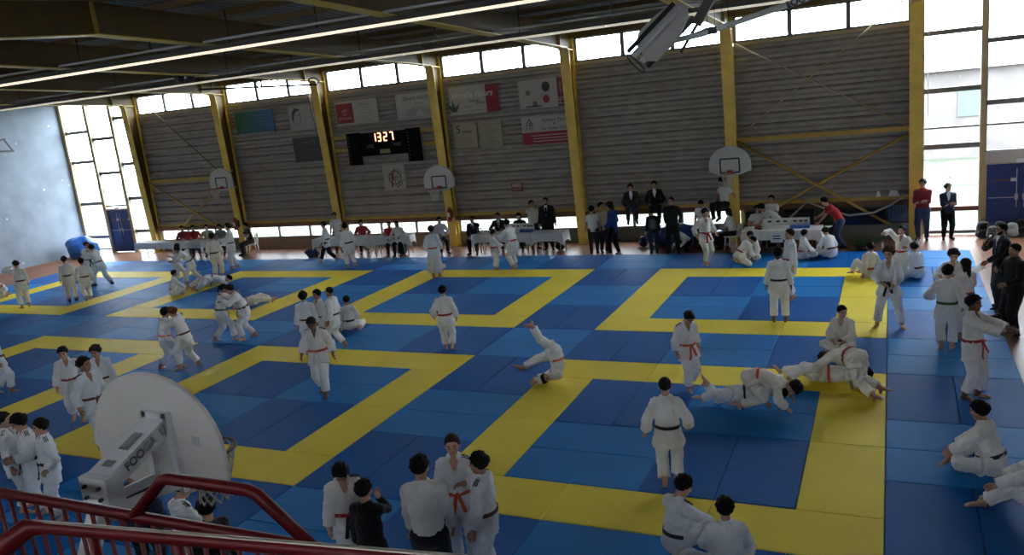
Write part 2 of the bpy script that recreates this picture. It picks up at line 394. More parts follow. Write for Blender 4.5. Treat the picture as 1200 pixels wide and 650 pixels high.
# left glass bay with the blue door
LX0, LX1 = -35.8, -30.95
window((LX0+.05, -34.12, .12, 7.25), [], [(LX0, -34.1, z, .15) for z in (.72, 2.35, 4.35, 5.75)]+[(LX0, -34.1, 3.1, .02)], 'tall left pane column beside the plaster wall', M_frame, .07)
window((-34.0, -32.5, 2.2, 7.25), [], [(-34.0, -32.5, z, .15) for z in (3.75, 5.35)]+[(-34, -32.5, 3.0, .02)], 'tall pane column above the far blue door', M_frame, .07)
window((-32.38, LX1-.05, .12, 7.25), [], [(-32.4, LX1, z, .15) for z in (.95, 2.5, 4.1, 6.2)], 'tall pane column right of the far blue door', M_frame, .07)
tp = MB()
for X in (LX0, -34.06, -32.44): tp.box((X-.09, YW-.12, ZF), (X+.09, YW+.08, 7.3))
struct('trim_13', tp, M_tan, 'tan mullion posts of the left glass bay')
struct('trim_14', MB().box((LX0, YW-.1, 7.2), (LX1, YW+.1, 7.7)), M_yel2, 'ochre head beam over the left glass bay')
hb = MB(); hb.box((-30.8, YW-.03, 7.04), (.8, YW+.1, 7.75)); hb.box((.8, YW-.03, 7.26), (6.1, YW+.1, 7.75)); struct('trim_15', hb, M_clad, 'grey eaves panel above the high windows')
door(-34.06, -32.44, 'blue double door in the left glass bay')
# outside ground and the building seen through the right glass
def grass():
    return mat('outdoor_grass', (.044, .056, .034), .9, noise=.35, nscale=1.5)
struct('ground', MB().box((-90, YW+.06, ZF-.4), (60, 90, ZF-.2)), grass(), 'grassy ground outside the windows')
b = thing('outside_house', 'pale house beyond the lawn seen through the right glass', 'building', (6, 34, -.3))
MB().box((-2, 34, -.3), (24, 42, 4.3)).build('wall', mat('pink_render', (.108, .094, .090), .8, noise=.2, nscale=.8), b)
for x in (0.2, 3.2, 6.4, 9.6): 
    f = MB().box((x, 33.93, 1.9), (x+1.0, 34.02, 3.3)).build('shutter', mat('pale_blue_shutter', (.066, .084, .088), .6), b)
MB().prism([(-.5, 4.3), (8.5, 4.3), (4, 5.2)], (-2.4, 34, 0), (0, 1, 0), (0, 0, 1), (26.8, 0, 0)).build('roof', mat('roof_tile', (.12, .10, .095), .8), b)
t = thing('outside_bench', 'grey bench standing on the lawn outside the right glass', 'bench', (2.9, 24, -.24))
MB().box((2.2, 23.8, .15), (3.6, 24.2, .22)).build('seat', M_frame, t); MB().box((2.2, 24.2, .35), (3.6, 24.26, .75)).build('backrest', M_frame, t)
for x in (2.3, 3.5): MB().box((x-.04, 23.85, -.24), (x+.04, 24.2, .15)).build('leg', M_frame, t)
for i in range(4):
    x = -60+i*11+random.uniform(-2, 2); y = 46+random.uniform(0, 8)
    t = thing('tree', 'pale leafy tree far outside the far wall, %s from the left' % WORDS[i], 'tree', (x, y, -.25), group='trees outside')
    MB().tube([(x, y, -.25), (x+.1, y, 3.0), (x, y+.2, 5)], [.25, .18, .08], 8).build('trunk', M_lowb, t, True)
    cm = MB(); rr = random.Random(i)
    for k in range(260):
        a = rr.uniform(0, 2*PI); ph = rr.uniform(-1, 1); rad = 2.6*rr.random()**.4
        c = np.array([x+rad*math.cos(a)*math.sqrt(1-ph*ph), y+rad*math.sin(a)*math.sqrt(1-ph*ph), 5.2+rad*ph*.9])
        d1 = nrm([rr.gauss(0, 1) for _ in range(3)]); d2 = nrm(np.cross(d1, [rr.gauss(0, 1) for _ in range(3)]))
        cm.add([c-d1*.4, c+d2*.22, c+d1*.4, c-d2*.22], [(0, 1, 2, 3)])
    cm.build('foliage', mat('tree_leaf', (.14, .22, .07), .8), t)

# tatami -----------------------------------------------------------------------------------------------
def tatami(name, col, var):
    m = mat(name, col, .6, spec=.06, noise=var, nscale=.9, bump=.12, bscale=180)
    return m
M_bl = tatami('blue_tatami_light_sheen', (.012, .17, .47), .07)  # brighter grain sheen of mats laid along x, painted as a lighter blue
M_bd = tatami('blue_tatami_dark_sheen', (.002, .088, .32), .07)  # same blue mat, darker sheen of grain along y put into the colour
M_ye = tatami('yellow_tatami', (.79, .62, .05), .04)
def mat_mesh(name, m, w, d, h=.04, e=.010):
    x, y = w/2-.004, d/2-.004
    V = [(-x, -y, -h), (x, -y, -h), (x, y, -h), (-x, y, -h), (-x, -y, -e), (x, -y, -e), (x, y, -e), (-x, y, -e),
         (-x+e, -y+e, 0), (x-e, -y+e, 0), (x-e, y-e, 0), (-x+e, y-e, 0)]
    F = [(0, 3, 2, 1), (0, 1, 5, 4), (1, 2, 6, 5), (2, 3, 7, 6), (3, 0, 4, 7), (4, 5, 9, 8), (5, 6, 10, 9), (6, 7, 11, 10), (7, 4, 8, 11), (8, 9, 10, 11)]
    me = bpy.data.meshes.new(name); me.from_pydata(V, [], F); me.materials.append(m); me.update(); return me
ME = {}
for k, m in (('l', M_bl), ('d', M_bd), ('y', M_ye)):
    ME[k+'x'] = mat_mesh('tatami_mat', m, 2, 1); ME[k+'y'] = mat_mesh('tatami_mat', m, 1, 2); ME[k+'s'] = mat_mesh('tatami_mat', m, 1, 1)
NM = [0]
def lay(key, x, y, label, group):
    w, d = {'x': (2, 1), 'y': (1, 2), 's': (1, 1)}[key[1]]
    c = [pj((x+i*w, y+j*d, 0)) for i in (0, 1) for j in (0, 1)]
    if not any(-140 < u < 1340 and v < 760 and z > 0 for u, v, z in c): return
    o = link(bpy.data.objects.new('tatami_mat', ME[key])); o.location = (x+w/2, y+d/2, 0); NM[0] += 1
    tag(o, label, 'mat', group)
SQN = {(-6, -6): 'front right square', (-14, -6): 'front middle square', (-22, -6): 'front left square', (-30, -6): 'front far left square',
       (-6, 2): 'back right square', (-14, 2): 'back middle square', (-22, 2): 'back left square', (-30, 2): 'back far left square'}
for (sx, sy), nm in SQN.items():
    g = 'yellow border mats of the '+nm
    pos = ['left end', 'centre', 'right end']
    for i in range(3):
        lay('yx', sx+2*i, sy, 'yellow tatami mat, %s of near border, %s' % (pos[i], nm), g)
        lay('yx', sx+2*i, sy+5, 'yellow tatami mat, %s of far border, %s' % (pos[i], nm), g)
    for j in range(2):
        for X, sd in ((sx, 'left'), (sx+5, 'right')):
            lay('yy', X, sy+1+2*j, 'yellow tatami mat, %s border of the %s, %s half' % (sd, nm, ('near', 'far')[j]), g)
    for i in range(2):
        for j in range(2):
            q = ('near', 'far')[j]+' '+('left', 'right')[i]
            x, y = sx+1+2*i, sy+1+2*j
            if (i+j) % 2 == 0:
                for k in range(2): lay('lx', x, y+k, 'light-sheen blue tatami mat, %s one, %s quarter, %s' % (('near', 'far')[k], q, nm), 'blue mats inside the '+nm)
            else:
                for k in range(2): lay('dy', x+k, y, 'dark-sheen blue tatami mat, %s one, %s quarter, %s' % (('left', 'right')[k], q, nm), 'blue mats inside the '+nm)
rowname = {4: 'far edge row', 3: 'far row beside back squares', 2: 'middle row beside back squares', 1: 'near row beside back squares', 0: 'aisle row between squares',
           -1: 'far row beside front squares', -2: 'middle row beside front squares', -3: 'near row beside front squares', -4: 'row before front squares', -5: 'nearest row'}
for bi in range(-16, 1):
    for bj in range(-5, 5):
        x, y = 2*bi, 2*bj
        if any(sx <= x < sx+6 and sy <= y < sy+6 for sx, sy in SQN): continue
        w = '%s, %s pair from right' % (rowname[bj], WORDS[-bi])
        if (bi+bj) % 2 == 0:
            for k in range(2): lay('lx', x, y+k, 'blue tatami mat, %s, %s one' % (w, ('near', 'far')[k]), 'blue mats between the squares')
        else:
            for k in range(2): lay('dy', x+k, y, 'dark-sheen blue tatami mat, %s, %s one' % (w, ('left', 'right')[k]), 'blue mats between the squares')
print('MATS', NM)
# ================================================================== PEOPLE: signed-distance bodies meshed with surface nets
def V3(*a): return np.array(a, float)
class Field:
    def __init__(s, lo, hi, h):
        s.lo = np.asarray(lo, float)-2*h; s.h = h; s.n = np.ceil((np.asarray(hi)-s.lo)/h).astype(int)+3
        s.F = np.full(tuple(s.n), 1.0, np.float32)
        s.ax = [s.lo[i]+h*np.arange(s.n[i]) for i in range(3)]
    def sub(s, lo, hi, m):
        a = np.clip(np.floor((np.asarray(lo)-m-s.lo)/s.h).astype(int), 0, s.n-1); b = np.clip(np.ceil((np.asarray(hi)+m-s.lo)/s.h).astype(int)+1, a+1, s.n)
        sl = tuple(slice(a[i], b[i]) for i in range(3))
        X, Y, Z = np.meshgrid(*[s.ax[i][sl[i]] for i in range(3)], indexing='ij')
        return sl, np.stack([X, Y, Z], -1)
    def put(s, sl, d, k, mode='add'):
        f = s.F[sl]
        if mode == 'add':
            h = np.maximum(k-np.abs(f-d), 0)/k; s.F[sl] = np.minimum(f, d)-h*h*k*.25
        else:
            d = -d; h = np.maximum(k-np.abs(f-d), 0)/k; s.F[sl] = np.maximum(f, d)+h*h*k*.25
    def cap(s, a, b, ra, rb, k=.02, clip=(), mode='add', sc=None):
        a = np.asarray(a, float); b = np.asarray(b, float); R = max(ra, rb)
        sl, P = s.sub(np.minimum(a, b)-R, np.maximum(a, b)+R, 2*k+s.h*2)
        ab = b-a; L = ab@ab+1e-12; t = np.clip(((P-a)@ab)/L, 0, 1)
        d = np.linalg.norm(P-a-t[..., None]*ab, axis=-1)-(ra+(rb-ra)*t)
        for c, n in clip: d = np.maximum(d, (P-c)@n)
        s.put(sl, d.astype(np.float32), k, mode)
    def ell(s, a, b, ra, rb, right, k=.02, clip=(), mode='add'):
        a = np.asarray(a, float); b = np.asarray(b, float); ab = b-a; L = ab@ab+1e-12; ax = ab/math.sqrt(L)
        r = nrm(np.asarray(right)-ax*(np.asarray(right)@ax)); f = np.cross(ax, r)
        R = max(*ra, *rb); sl, P = s.sub(np.minimum(a, b)-R, np.maximum(a, b)+R, 2*k+s.h*2)
        t = np.clip(((P-a)@ab)/L, 0, 1); q = P-a-t[..., None]*ab
        rx = ra[0]+(rb[0]-ra[0])*t; ry = ra[1]+(rb[1]-ra[1])*t; rm = np.minimum(rx, ry)
        d = (np.sqrt(((q@r)/rx)**2+((q@f)/ry)**2+((q@ax)/rm)**2)-1)*rm
        for c, n in clip: d = np.maximum(d, (P-c)@n)
        s.put(sl, d.astype(np.float32), k, mode)
    def egg(s, c, r, k=.02, mode='add'):
        c = np.asarray(c, float); r = np.asarray(r, float); sl, P = s.sub(c-r, c+r, 2*k+s.h*2)
        q = (P-c)/r; n = np.linalg.norm(q, axis=-1); g = np.linalg.norm(q/r, axis=-1)+1e-9
        s.put(sl, (n*(n-1)/g).astype(np.float32), k, mode)
    def val(s, p):
        i = np.clip(np.round((np.asarray(p)-s.lo)/s.h).astype(int), 0, s.n-1)
        return s.F[i[..., 0], i[..., 1], i[..., 2]]
    def march(s, c, d, r0=0., rmax=.16):
        """distance from c along d where the surface is left"""
        ts = np.arange(r0, rmax, s.h*.35); v = s.val(np.asarray(c)+ts[:, None]*np.asarray(d))
        out = np.nonzero(v > 0)[0]
        return ts[out[0]] if len(out) else rmax
    def mesh(s):
        F = s.F; I = F < 0; n = F.shape
        c = np.zeros((n[0]-1, n[1]-1, n[2]-1), np.int8); offs_ = [(i, j, k) for i in (0, 1) for j in (0, 1) for k in (0, 1)]
        for i, j, k in offs_: c += I[i:n[0]-1+i, j:n[1]-1+j, k:n[2]-1+k]
        act = (c > 0) & (c < 8); idx = np.full(act.shape, -1, np.int64); A = np.argwhere(act); idx[act] = np.arange(len(A))
        val = np.stack([F[A[:, 0]+i, A[:, 1]+j, A[:, 2]+k] for i, j, k in offs_], 1)
        acc = np.zeros((len(A), 3)); cnt = np.zeros(len(A)); O = np.array(offs_, float)
        for a in range(8):
            for b in range(a+1, 8):
                if np.abs(O[a]-O[b]).sum() != 1: continue
                x = (val[:, a] < 0) != (val[:, b] < 0)
                t = val[:, a]/(val[:, a]-val[:, b]+1e-12)
                p = O[a]+(O[b]-O[a])*t[:, None]; acc[x] += p[x]; cnt[x] += 1
        Vt = s.lo+s.h*(A+acc/cnt[:, None]); Q = []
        for ax in range(3):
            sh = [slice(1, -1)]*3; s0 = list(sh); s1 = list(sh); s0[ax] = slice(0, -1); s1[ax] = slice(1, None)
            a = I[tuple(s0)]; b = I[tuple(s1)]; E = np.argwhere(a != b)
            if not len(E): continue
            fl_ = a[tuple(E.T)]; base = E.copy(); u, v = [(1, 2), (2, 0), (0, 1)][ax]
            for o in (u, v): base[:, o] += 1
            def cell(du, dv):
                q = base.copy(); q[:, u] += du; q[:, v] += dv; return idx[q[:, 0], q[:, 1], q[:, 2]]
            q = np.stack([cell(-1, -1), cell(0, -1), cell(0, 0), cell(-1, 0)], 1)
            q[~fl_] = q[~fl_][:, ::-1]; Q.append(q)
        Q = np.concatenate(Q) if Q else np.zeros((0, 4), int)
        return Vt, Q[(Q >= 0).all(1)]
def vnormals(Vt, Q):
    a = Vt[Q[:, 1]]-Vt[Q[:, 0]]; b = Vt[Q[:, 3]]-Vt[Q[:, 0]]; n = np.cross(a, b); N = np.zeros_like(Vt)
    for i in range(4): np.add.at(N, Q[:, i], n)
    return N/(np.linalg.norm(N, axis=1, keepdims=True)+1e-12)
def wrinkle(Vt, Q, amp, freq, seed):
    rg = np.random.default_rng(seed); N = vnormals(Vt, Q); d = np.zeros(len(Vt)); W = Vt+.03*np.sin(Vt[:, [1, 2, 0]]*9+rg.uniform(0, 6, 3))
    for k in range(4):
        w = rg.normal(0, 1, 3); w /= np.linalg.norm(w); ph = rg.uniform(0, 6.28)
        d += (1-np.abs(np.sin(W@w*freq*(.6+.35*k)+ph))*1.6)*(.9**k)
    return Vt+N*(amp*d/2.2)[:, None]

# ---- canonical head, hands, feet (unit size, meshed once, then copied into each figure)
def head_mesh(h, child=True):
    f = Field((-.42, -.52, -.30), (.42, .50, 1.05), h); k = .06
    f.egg((0, -.06, .64), (.335, .415, .37), k); f.egg((0, .06, .38), (.265, .28, .34), k)
    f.egg((0, .19, .09), (.12, .12, .10), .08)
    for x in (-1, 1):
        f.egg((.16*x, .17, .37), (.12, .13, .13), .06)
        f.cap((.05*x, .33, .575), (.2*x, .27, .57), .05, .04, .05)
        f.egg((.14*x, .37, .485), (.085, .07, .06), .05, 'sub')
        f.egg((.135*x, .285, .487), (.066, .066, .052), .012)
        f.egg((.345*x, -.03, .46), (.04, .085, .135), .03)
        f.egg((.375*x, -.005, .47), (.025, .045, .08), .02, 'sub')
    f.cap((0, .33, .53), (0, .41, .375), .035, .055, .03)
    for x in (-1, 1): f.egg((.055*x, .375, .355), (.035, .045, .032), .02)
    f.cap((-.085, .305, .225), (.085, .305, .225), .032, .032, .02); f.cap((-.07, .305, .18), (.07, .305, .18), .036, .036, .02)
    f.cap((-.09, .355, .203), (.09, .355, .203), .012, .012, .015, mode='sub')
    f.cap((0, -.10, .30), (0, -.14, -.22), .215, .2, .08)
    Vt, Q = f.mesh(); C = Vt[Q].mean(1); mi = np.zeros(len(Q), int)
    x, y, z = np.abs(C[:, 0]), C[:, 1], C[:, 2]
    eye = (((x-.135)/.066)**2+((z-.487)/.032)**2 < 1) & (y > .29)
    iris = (((x-.135)/.042)**2+((z-.487)/.044)**2 < 1) & (y > .29)
    mi[eye] = 2; mi[iris] = 3
    mi[(np.abs(z-.585-.02*np.sin(x*12)) < .024) & (x > .05) & (x < .235) & (y > .2)] = 1
    mi[(x < .1) & (np.abs(z-.203) < .045) & (y > .315)] = 4
    return Vt, Q, mi
def hair_mesh(style, h, seed=0):
    f = Field((-.75, -.9, -.8), (.75, .65, 1.4), h); rg = random.Random(seed)
    infl = {'short': .055, 'buzz': .012, 'crop': .035, 'bushy': .10, 'afro': .2, 'long': .045, 'bun': .02, 'pony': .025, 'bob': .07, 'curly': .075, 'balding': .01}[style]
    f.egg((0, -.075, .65), (.345+infl, .42+infl, .375+infl), .03)
    if style in ('bushy', 'afro', 'curly', 'short', 'bob'):
        for _ in range(46):
            a = rg.uniform(0, 2*PI); p = rg.uniform(-.2, 1); q = math.sqrt(max(0, 1-p*p))
            r = {'short': .085, 'bushy': .11, 'afro': .1, 'curly': .075, 'bob': .07}[style]*rg.uniform(.7, 1.2)
            f.egg(((.335+infl*.8)*q*math.cos(a), -.075+(.41+infl*.8)*q*math.sin(a), .65+(.365+infl*.8)*p), (r, r, r), .03)
    # the face, the ears and the neck are cut free by a hairline surface
    Z = f.ax[2][None, None, :]; Y = f.ax[1][None, :, None]; X = f.ax[0][:, None, None]
    hl = {'bushy': -.03, 'afro': -.02, 'bob': -.12, 'long': 0, 'balding': .08}.get(style, 0)
    zl = np.interp(f.ax[1], [-.6, -.3, -.14, -.04, .06, .2, .30, .6], [.08, .12, .26, .45, .50, .70, .80, .84])[None, :, None]+hl*np.interp(f.ax[1], [-.2, .2], [0, 1])[None, :, None]
    if style in ('long', 'bob'): zl = np.where(Y < .0, zl-.55, zl)
    f.F = np.maximum(f.F, ((zl-Z)*.75+0*X).astype(np.float32))
    if style == 'long':
        f.cap((0, -.30, .5), (0, -.36, -.45), .25, .2, .06)
        for x in (-1, 1): f.cap((.25*x, -.16, .5), (.22*x, -.26, -.3), .13, .12, .05)
    if style == 'pony': f.egg((0, -.5, .72), (.09, .1, .09), .04); f.cap((0, -.54, .68), (0, -.6, .1), .09, .06, .04)
    if style == 'bun': f.egg((0, -.27, 1.02), (.14, .14, .12), .03)
    if style == 'bob':
        for x in (-1, 1): f.cap((.3*x, -.08, .5), (.29*x, -.1, .1), .11, .10, .05)
        f.cap((0, -.3, .5), (0, -.32, .05), .24, .2, .05)
    Vt, Q = f.mesh()
    Vt = Vt+vnormals(Vt, Q)*(.012*np.sin(Vt[:, 0]*60+2*np.sin(Vt[:, 1]*31))*np.sin(Vt[:, 1]*47+Vt[:, 2]*20))[:, None]
    return Vt, Q
def beard_mesh(h):
    f = Field((-.4, -.2, -.1), (.4, .5, .6), h); f.egg((0, .075, .335), (.285, .295, .36), .04); f.egg((0, .2, .07), (.14, .14, .12), .05)
    Z = f.ax[2][None, None, :]; Y = f.ax[1][None, :, None]; X = f.ax[0][:, None, None]
    zt = np.interp(np.abs(f.ax[0]), [0, .12, .2, .3], [.16, .17, .33, .5])[:, None, None]
    f.F = np.maximum(f.F, (Z-zt+0*Y).astype(np.float32)); f.F = np.maximum(f.F, (-.02-Y+0*X+0*Z).astype(np.float32))
    return f.mesh()
def hand_mesh(h, curl):
    f = Field((-.5, -.5, -1.1), (.4, .6, .15), h); k = .05
    for y in (-.15, -.05, .05, .15): f.cap((0, y*.75, -.04), (0, y*1.1, -.46), .095, .085, k)
    f.cap((0, 0, .1), (0, 0, -.1), .13, .12, k)
    for y, L, sp in ((.18, .42, .10), (.06, .47, .03), (-.06, .44, -.04), (-.17, .34, -.12)):
        p = V3(0, y*1.05, -.47); a = .15+.25*curl; ang = a
        for j, (l, r) in enumerate(((.45, .062), (.32, .056), (.23, .05))):
            q = p+V3(-math.sin(ang), sp*.6, -math.cos(ang))*L*l; f.cap(p, q, r, r-.007, .015); p = q; ang += .25+.75*curl
    p = V3(-.03, .13, -.12); q = p+V3(-.07, .16, -.17); f.cap(p, q, .085, .07, .05); w = q+V3(-.06*(1+curl), .05-.05*curl, -.19); f.cap(q, w, .068, .06, .02)
    f.cap(w, w+V3(-.03-.06*curl, -.02-.04*curl, -.12), .058, .048, .02)
    return f.mesh()
def foot_mesh(h):
    f = Field((-.35, -.4, -.35), (.35, .85, .4), h); k = .06
    f.cap((0, -.05, .28), (0, -.06, -.05), .125, .13, k); f.egg((0, -.16, -.15), (.125, .15, .12), k)
    f.cap((-.02, -.02, -.08), (-.06, .45, -.17), .125, .09, k); f.cap((.03, -.02, -.10), (.07, .40, -.18), .11, .08, k); f.cap((0, .1, -.1), (0, .42, -.15), .12, .09, k)
    for x, y, r, l in ((-.115, .50, .062, .15), (-.035, .53, .045, .15), (.03, .51, .042, .13), (.085, .47, .04, .12), (.135, .42, .038, .10)):
        f.cap((x*.9, y-.06, -.19), (x*1.08, y+l, -.215), r, r, .02)
    f.F = np.maximum(f.F, ((-.265-f.ax[2])[None, None, :]+0*f.F).astype(np.float32))
    return f.mesh()
def shoe_mesh(h):
    f = Field((-.4, -.45, -.35), (.4, .95, .4), h); k = .08
    f.cap((0, -.08, .12), (0, -.1, -.1), .15, .16, k); f.cap((0, -.17, -.13), (0, .52, -.16), .15, .135, k); f.cap((0, 0, .0), (0, .4, -.12), .15, .12, k); f.egg((0, .56, -.17), (.145, .18, .12), k)
    f.F = np.maximum(f.F, ((-.285-f.ax[2])[None, None, :]+0*f.F).astype(np.float32)); f.F = np.maximum(f.F, (f.ax[2][None, None, :]-.17+0*f.F).astype(np.float32))
    Vt, Q = f.mesh(); return Vt, Q, (Vt[Q].mean(1)[:, 2] < -.2).astype(int)
CANON = {}
def canon(key):
    if key not in CANON:
        a = key.split(':')
        CANON[key] = {'head': lambda: head_mesh(float(a[1])), 'hair': lambda: hair_mesh(a[1], float(a[2]), hash(a[1]) % 7 if False else len(a[1])), 'beard': lambda: beard_mesh(.03),
                      'hand': lambda: hand_mesh(float(a[1]), float(a[2])), 'foot': lambda: foot_mesh(float(a[1])), 'shoe': lambda: shoe_mesh(float(a[1]))}[a[0]]()
    return CANON[key]
def ik(a, t, l1, l2, pole):
    a = np.asarray(a, float); t = np.asarray(t, float); d = t-a; L = np.linalg.norm(d); u = d/(L+1e-9); L = min(max(L, abs(l1-l2)+.01), (l1+l2)*.998)
    x = (l1*l1-l2*l2+L*L)/(2*L); y = math.sqrt(max(l1*l1-x*x, 0)); p = np.asarray(pole, float); p = p-u*(p@u)
    if np.linalg.norm(p) < 1e-4: p = np.array([0, 1., .1])-u*u[1]
    return a+u*x+nrm(p)*y, a+u*L
def rotz(v, deg): c, s = math.cos(math.radians(deg)), math.sin(math.radians(deg)); return np.array([v[0]*c+v[1]*s, -v[0]*s+v[1]*c, v[2]])   # + turns to the figure's right
SKIN = {'light': (.52, .30, .21), 'tan': (.40, .215, .135), 'brown': (.20, .10, .06), 'flush': (.56, .27, .20)}
HAIRC = {'black': (.005, .0045, .0045), 'brown': (.022, .012, .007), 'auburn': (.13, .045, .02), 'grey': (.2, .19, .18)}
BELT = {'orange': (.62, .10, .03), 'red': (.42, .02, .02), 'black': (.012, .012, .014), 'brown': (.10, .035, .015), 'green': (.03, .10, .035), 'white': (.7, .7, .68), 'yellow': (.7, .42, .03), 'blue': (.02, .06, .3)}
def cloth(name, col, rough=.85, b=.35, sc=220): return mat(name, col, rough, spec=.15, noise=.05, nscale=6, bump=b, bscale=sc, sheen=.15)
GI = [cloth('white_judogi', (.86, .86, .865)), cloth('cream_judogi', (.85, .82, .76)), cloth('cool_white_judogi', (.80, .84, .90))]
CLR = {'white': (.74, .75, .76), 'black': (.012, .012, .014), 'navy': (.02, .03, .06), 'blue': (.02, .06, .26), 'red': (.40, .02, .03), 'maroon': (.26, .025, .035), 'jeans': (.035, .06, .13), 'grey': (.22, .22, .23),
       'charcoal': (.03, .03, .035), 'stripe': (.03, .03, .04), 'beige': (.5, .42, .3), 'pale': (.55, .58, .62)}
def clothc(c): return cloth(c+'_fabric', CLR[c])
PEOPLE = []; HANDS = {}
def person(label, loc, rz, H, pose, wear='gi', belt='orange', hair='short', hairc='black', skin='light', gi=0, tops='white', pants='black', shoes=None, group=None, beard=False,
           stripes=None, res=None, adult=False, slim=1., lapel=True, fat=1., tie=None, socks=False, z0=0., opts=()):
    """One figure: a single body mesh with hair, clothes, belt and shoes as its children."""
    p = dict(pel=(0, 0, .53), pup=(0, 0, 1), cup=None, hy=0, sy=0, fwd=(0, 1, 0), cf=None, face=None, hup=None, look=(0, 0), wl=(-.155, .03, .50), wr=(.155, .03, .50), el=(-.5, -1, 0), er=(.5, -1, 0),
             al=(-.062, 0, .04), ar=(.062, 0, .04), kl=(-.15, 1, 0), kr=(.15, 1, 0), tl=(-.25, 1, 0), tr=(.25, 1, 0), curl=.45, thl=None, thr=None, tails=True, soleup=None)
    p.update(pose)
    dist = np.linalg.norm(np.array(loc[:2])-CAM[:2])
    vx = res or (.0115 if dist < 11 else .0145 if dist < 18 else .018)
    hres = '.030' if dist < 11 else '.038' if dist < 18 else '.05'
    S = H; A = np.asarray
    hs = .134 if adult else .15
    pel = A(p['pel'], float); pup = nrm(p['pup']); cup = nrm(p['cup']) if p['cup'] is not None else pup
    fw = nrm(A(p['fwd'])-pup*(A(p['fwd'])@pup)); hr = rotz_about(np.cross(fw, pup), pup, p['hy']); hf = np.cross(pup, hr)
    cf0 = A(p['cf'] if p['cf'] is not None else p['fwd'], float)
    cfw = cf0-cup*(cf0@cup); cfw = nrm(cfw) if np.linalg.norm(cfw) > .05 else nrm(np.cross(cup, np.cross(fw, cup)))
    cr = rotz_about(np.cross(cfw, cup), cup, p['sy']); cfw = np.cross(cup, cr)
    mid = pel+pup*.145; neck = mid+cup*.155
    sw = (.098 if adult else .092)*fat**.3
    shl = neck-cup*.028-cr*sw; shr = neck-cup*.028+cr*sw
    hil = pel-pup*.02-hr*.052; hir = pel-pup*.02+hr*.052
    def lim(a, t, l1, l2, pole): return ik(a, t, l1, l2, pole)
    W = {}
    for sd, sh, w, e in (('l', shl, p['wl'], p['el']), ('r', shr, p['wr'], p['er'])): W['e'+sd], W['w'+sd] = lim(sh, w, .165, .145, e)
    for sd, hi, a, k in (('l', hil, p['al'], p['kl']), ('r', hir, p['ar'], p['kr'])): W['k'+sd], W['a'+sd] = lim(hi, a, .245, .24, k)
    hup = nrm(p['hup']) if p['hup'] is not None else nrm(cup*.5+V3(0, 0, .5)) if cup[2] > .3 else cup
    if p['face'] is not None: hf_ = A(p['face'], float)
    else:
        yw, pt = p['look']; hf_ = rotz_about(cfw, hup, yw); hf_ = hf_-hup*(hf_@hup); hf_ = nrm(hf_)
        a = math.radians(pt); hf_, hup = hf_*math.cos(a)+hup*math.sin(a), hup*math.cos(a)-hf_*math.sin(a)
    hfy = nrm(hf_-hup*(hf_@hup)); hrx = np.cross(hfy, hup)
    hb = neck+nrm(cup+hup)*.045-hfy*.0+cfw*.012       # chin level, neck axis
    s_ = lambda q: A(q)*S
    pts = np.array([pel, mid, neck, shl, shr, hil, hir, hb+hup*.16]+[W[k] for k in W])*S
    lo, hi = pts.min(0)-.14*S, pts.max(0)+.14*S
    # --- body
    B = Field(lo, hi, vx*1.15); fa = slim*fat
    B.ell(s_(pel-pup*.02), s_(mid), (.088*S*fa, .066*S*fa), (.08*S*fa, .058*S*fa), hr, .03*S); B.ell(s_(mid), s_(neck-cup*.03), (.082*S*fa, .06*S*fa), (.088*S*fa, .055*S*fa), cr, .03*S)
    B.cap(s_(shl), s_(shr), .036*S, .036*S, .03*S); B.cap(s_(neck-cup*.02), s_(hb+hup*.03-hfy*.01), .036*S, .031*S, .03*S)
    for sd, sh in (('l', shl), ('r', shr)):
        B.cap(s_(sh), s_(W['e'+sd]), .036*S*fa, .027*S*fa, .02*S); B.cap(s_(W['e'+sd]), s_(W['w'+sd]), .027*S*fa, .019*S, .012*S)
    for sd, hi_ in (('l', hil), ('r', hir)):
        B.cap(s_(hi_), s_(W['k'+sd]), .06*S*fa, .039*S*fa, .02*S); B.cap(s_(W['k'+sd]), s_(W['a'+sd]), .037*S*fa, .025*S, .015*S)
    bv, bq = B.mesh(); vs_, qs_, ms_ = [bv], [bq], [np.zeros(len(bq), int)]; nb = len(bv)
    def attach(key, R, o, sc, flip=False, mi=None):
        nonlocal nb
        c = canon(key); vv = c[0].copy(); q = c[1]
        if flip: vv[:, 0] *= -1; q = q[:, ::-1]
        vs_.append(vv@(np.array(R)*sc)+np.asarray(o)); qs_.append(q+nb); ms_.append(c[2] if len(c) > 2 and mi is None else np.full(len(q), mi or 0)); nb += len(vv)
    Rh = [hrx, hfy, hup]
    attach('head:'+hres, Rh, s_(hb), hs*S)
    # hands
    for sd, e, w, th, sg in (('l', W['el'], W['wl'], p['thl'], -1), ('r', W['er'], W['wr'], p['thr'], 1)):
        d = nrm(p.get('hd'+sd) if p.get('hd'+sd) is not None else w-e); f_ = abs(d@cfw)
        t = A(th, float) if th is not None else nrm(cfw*(1-f_)+cup*.9*f_)
        t = nrm(t-d*(t@d)) if np.linalg.norm(t-d*(t@d)) > .05 else nrm(np.cross(d, cr))
        zz = -d; yy = t; xx = np.cross(yy, zz)
        cv = p.get('curl'+sd, p['curl'])
        attach('hand:%s:%.1f' % ('.05' if dist < 11 else '.065', cv), [xx if sg > 0 else -xx, yy, zz], s_(w-d*.01), .105*S*(1.0 if adult else .97), flip=(sg < 0))
    shoe_parts = []
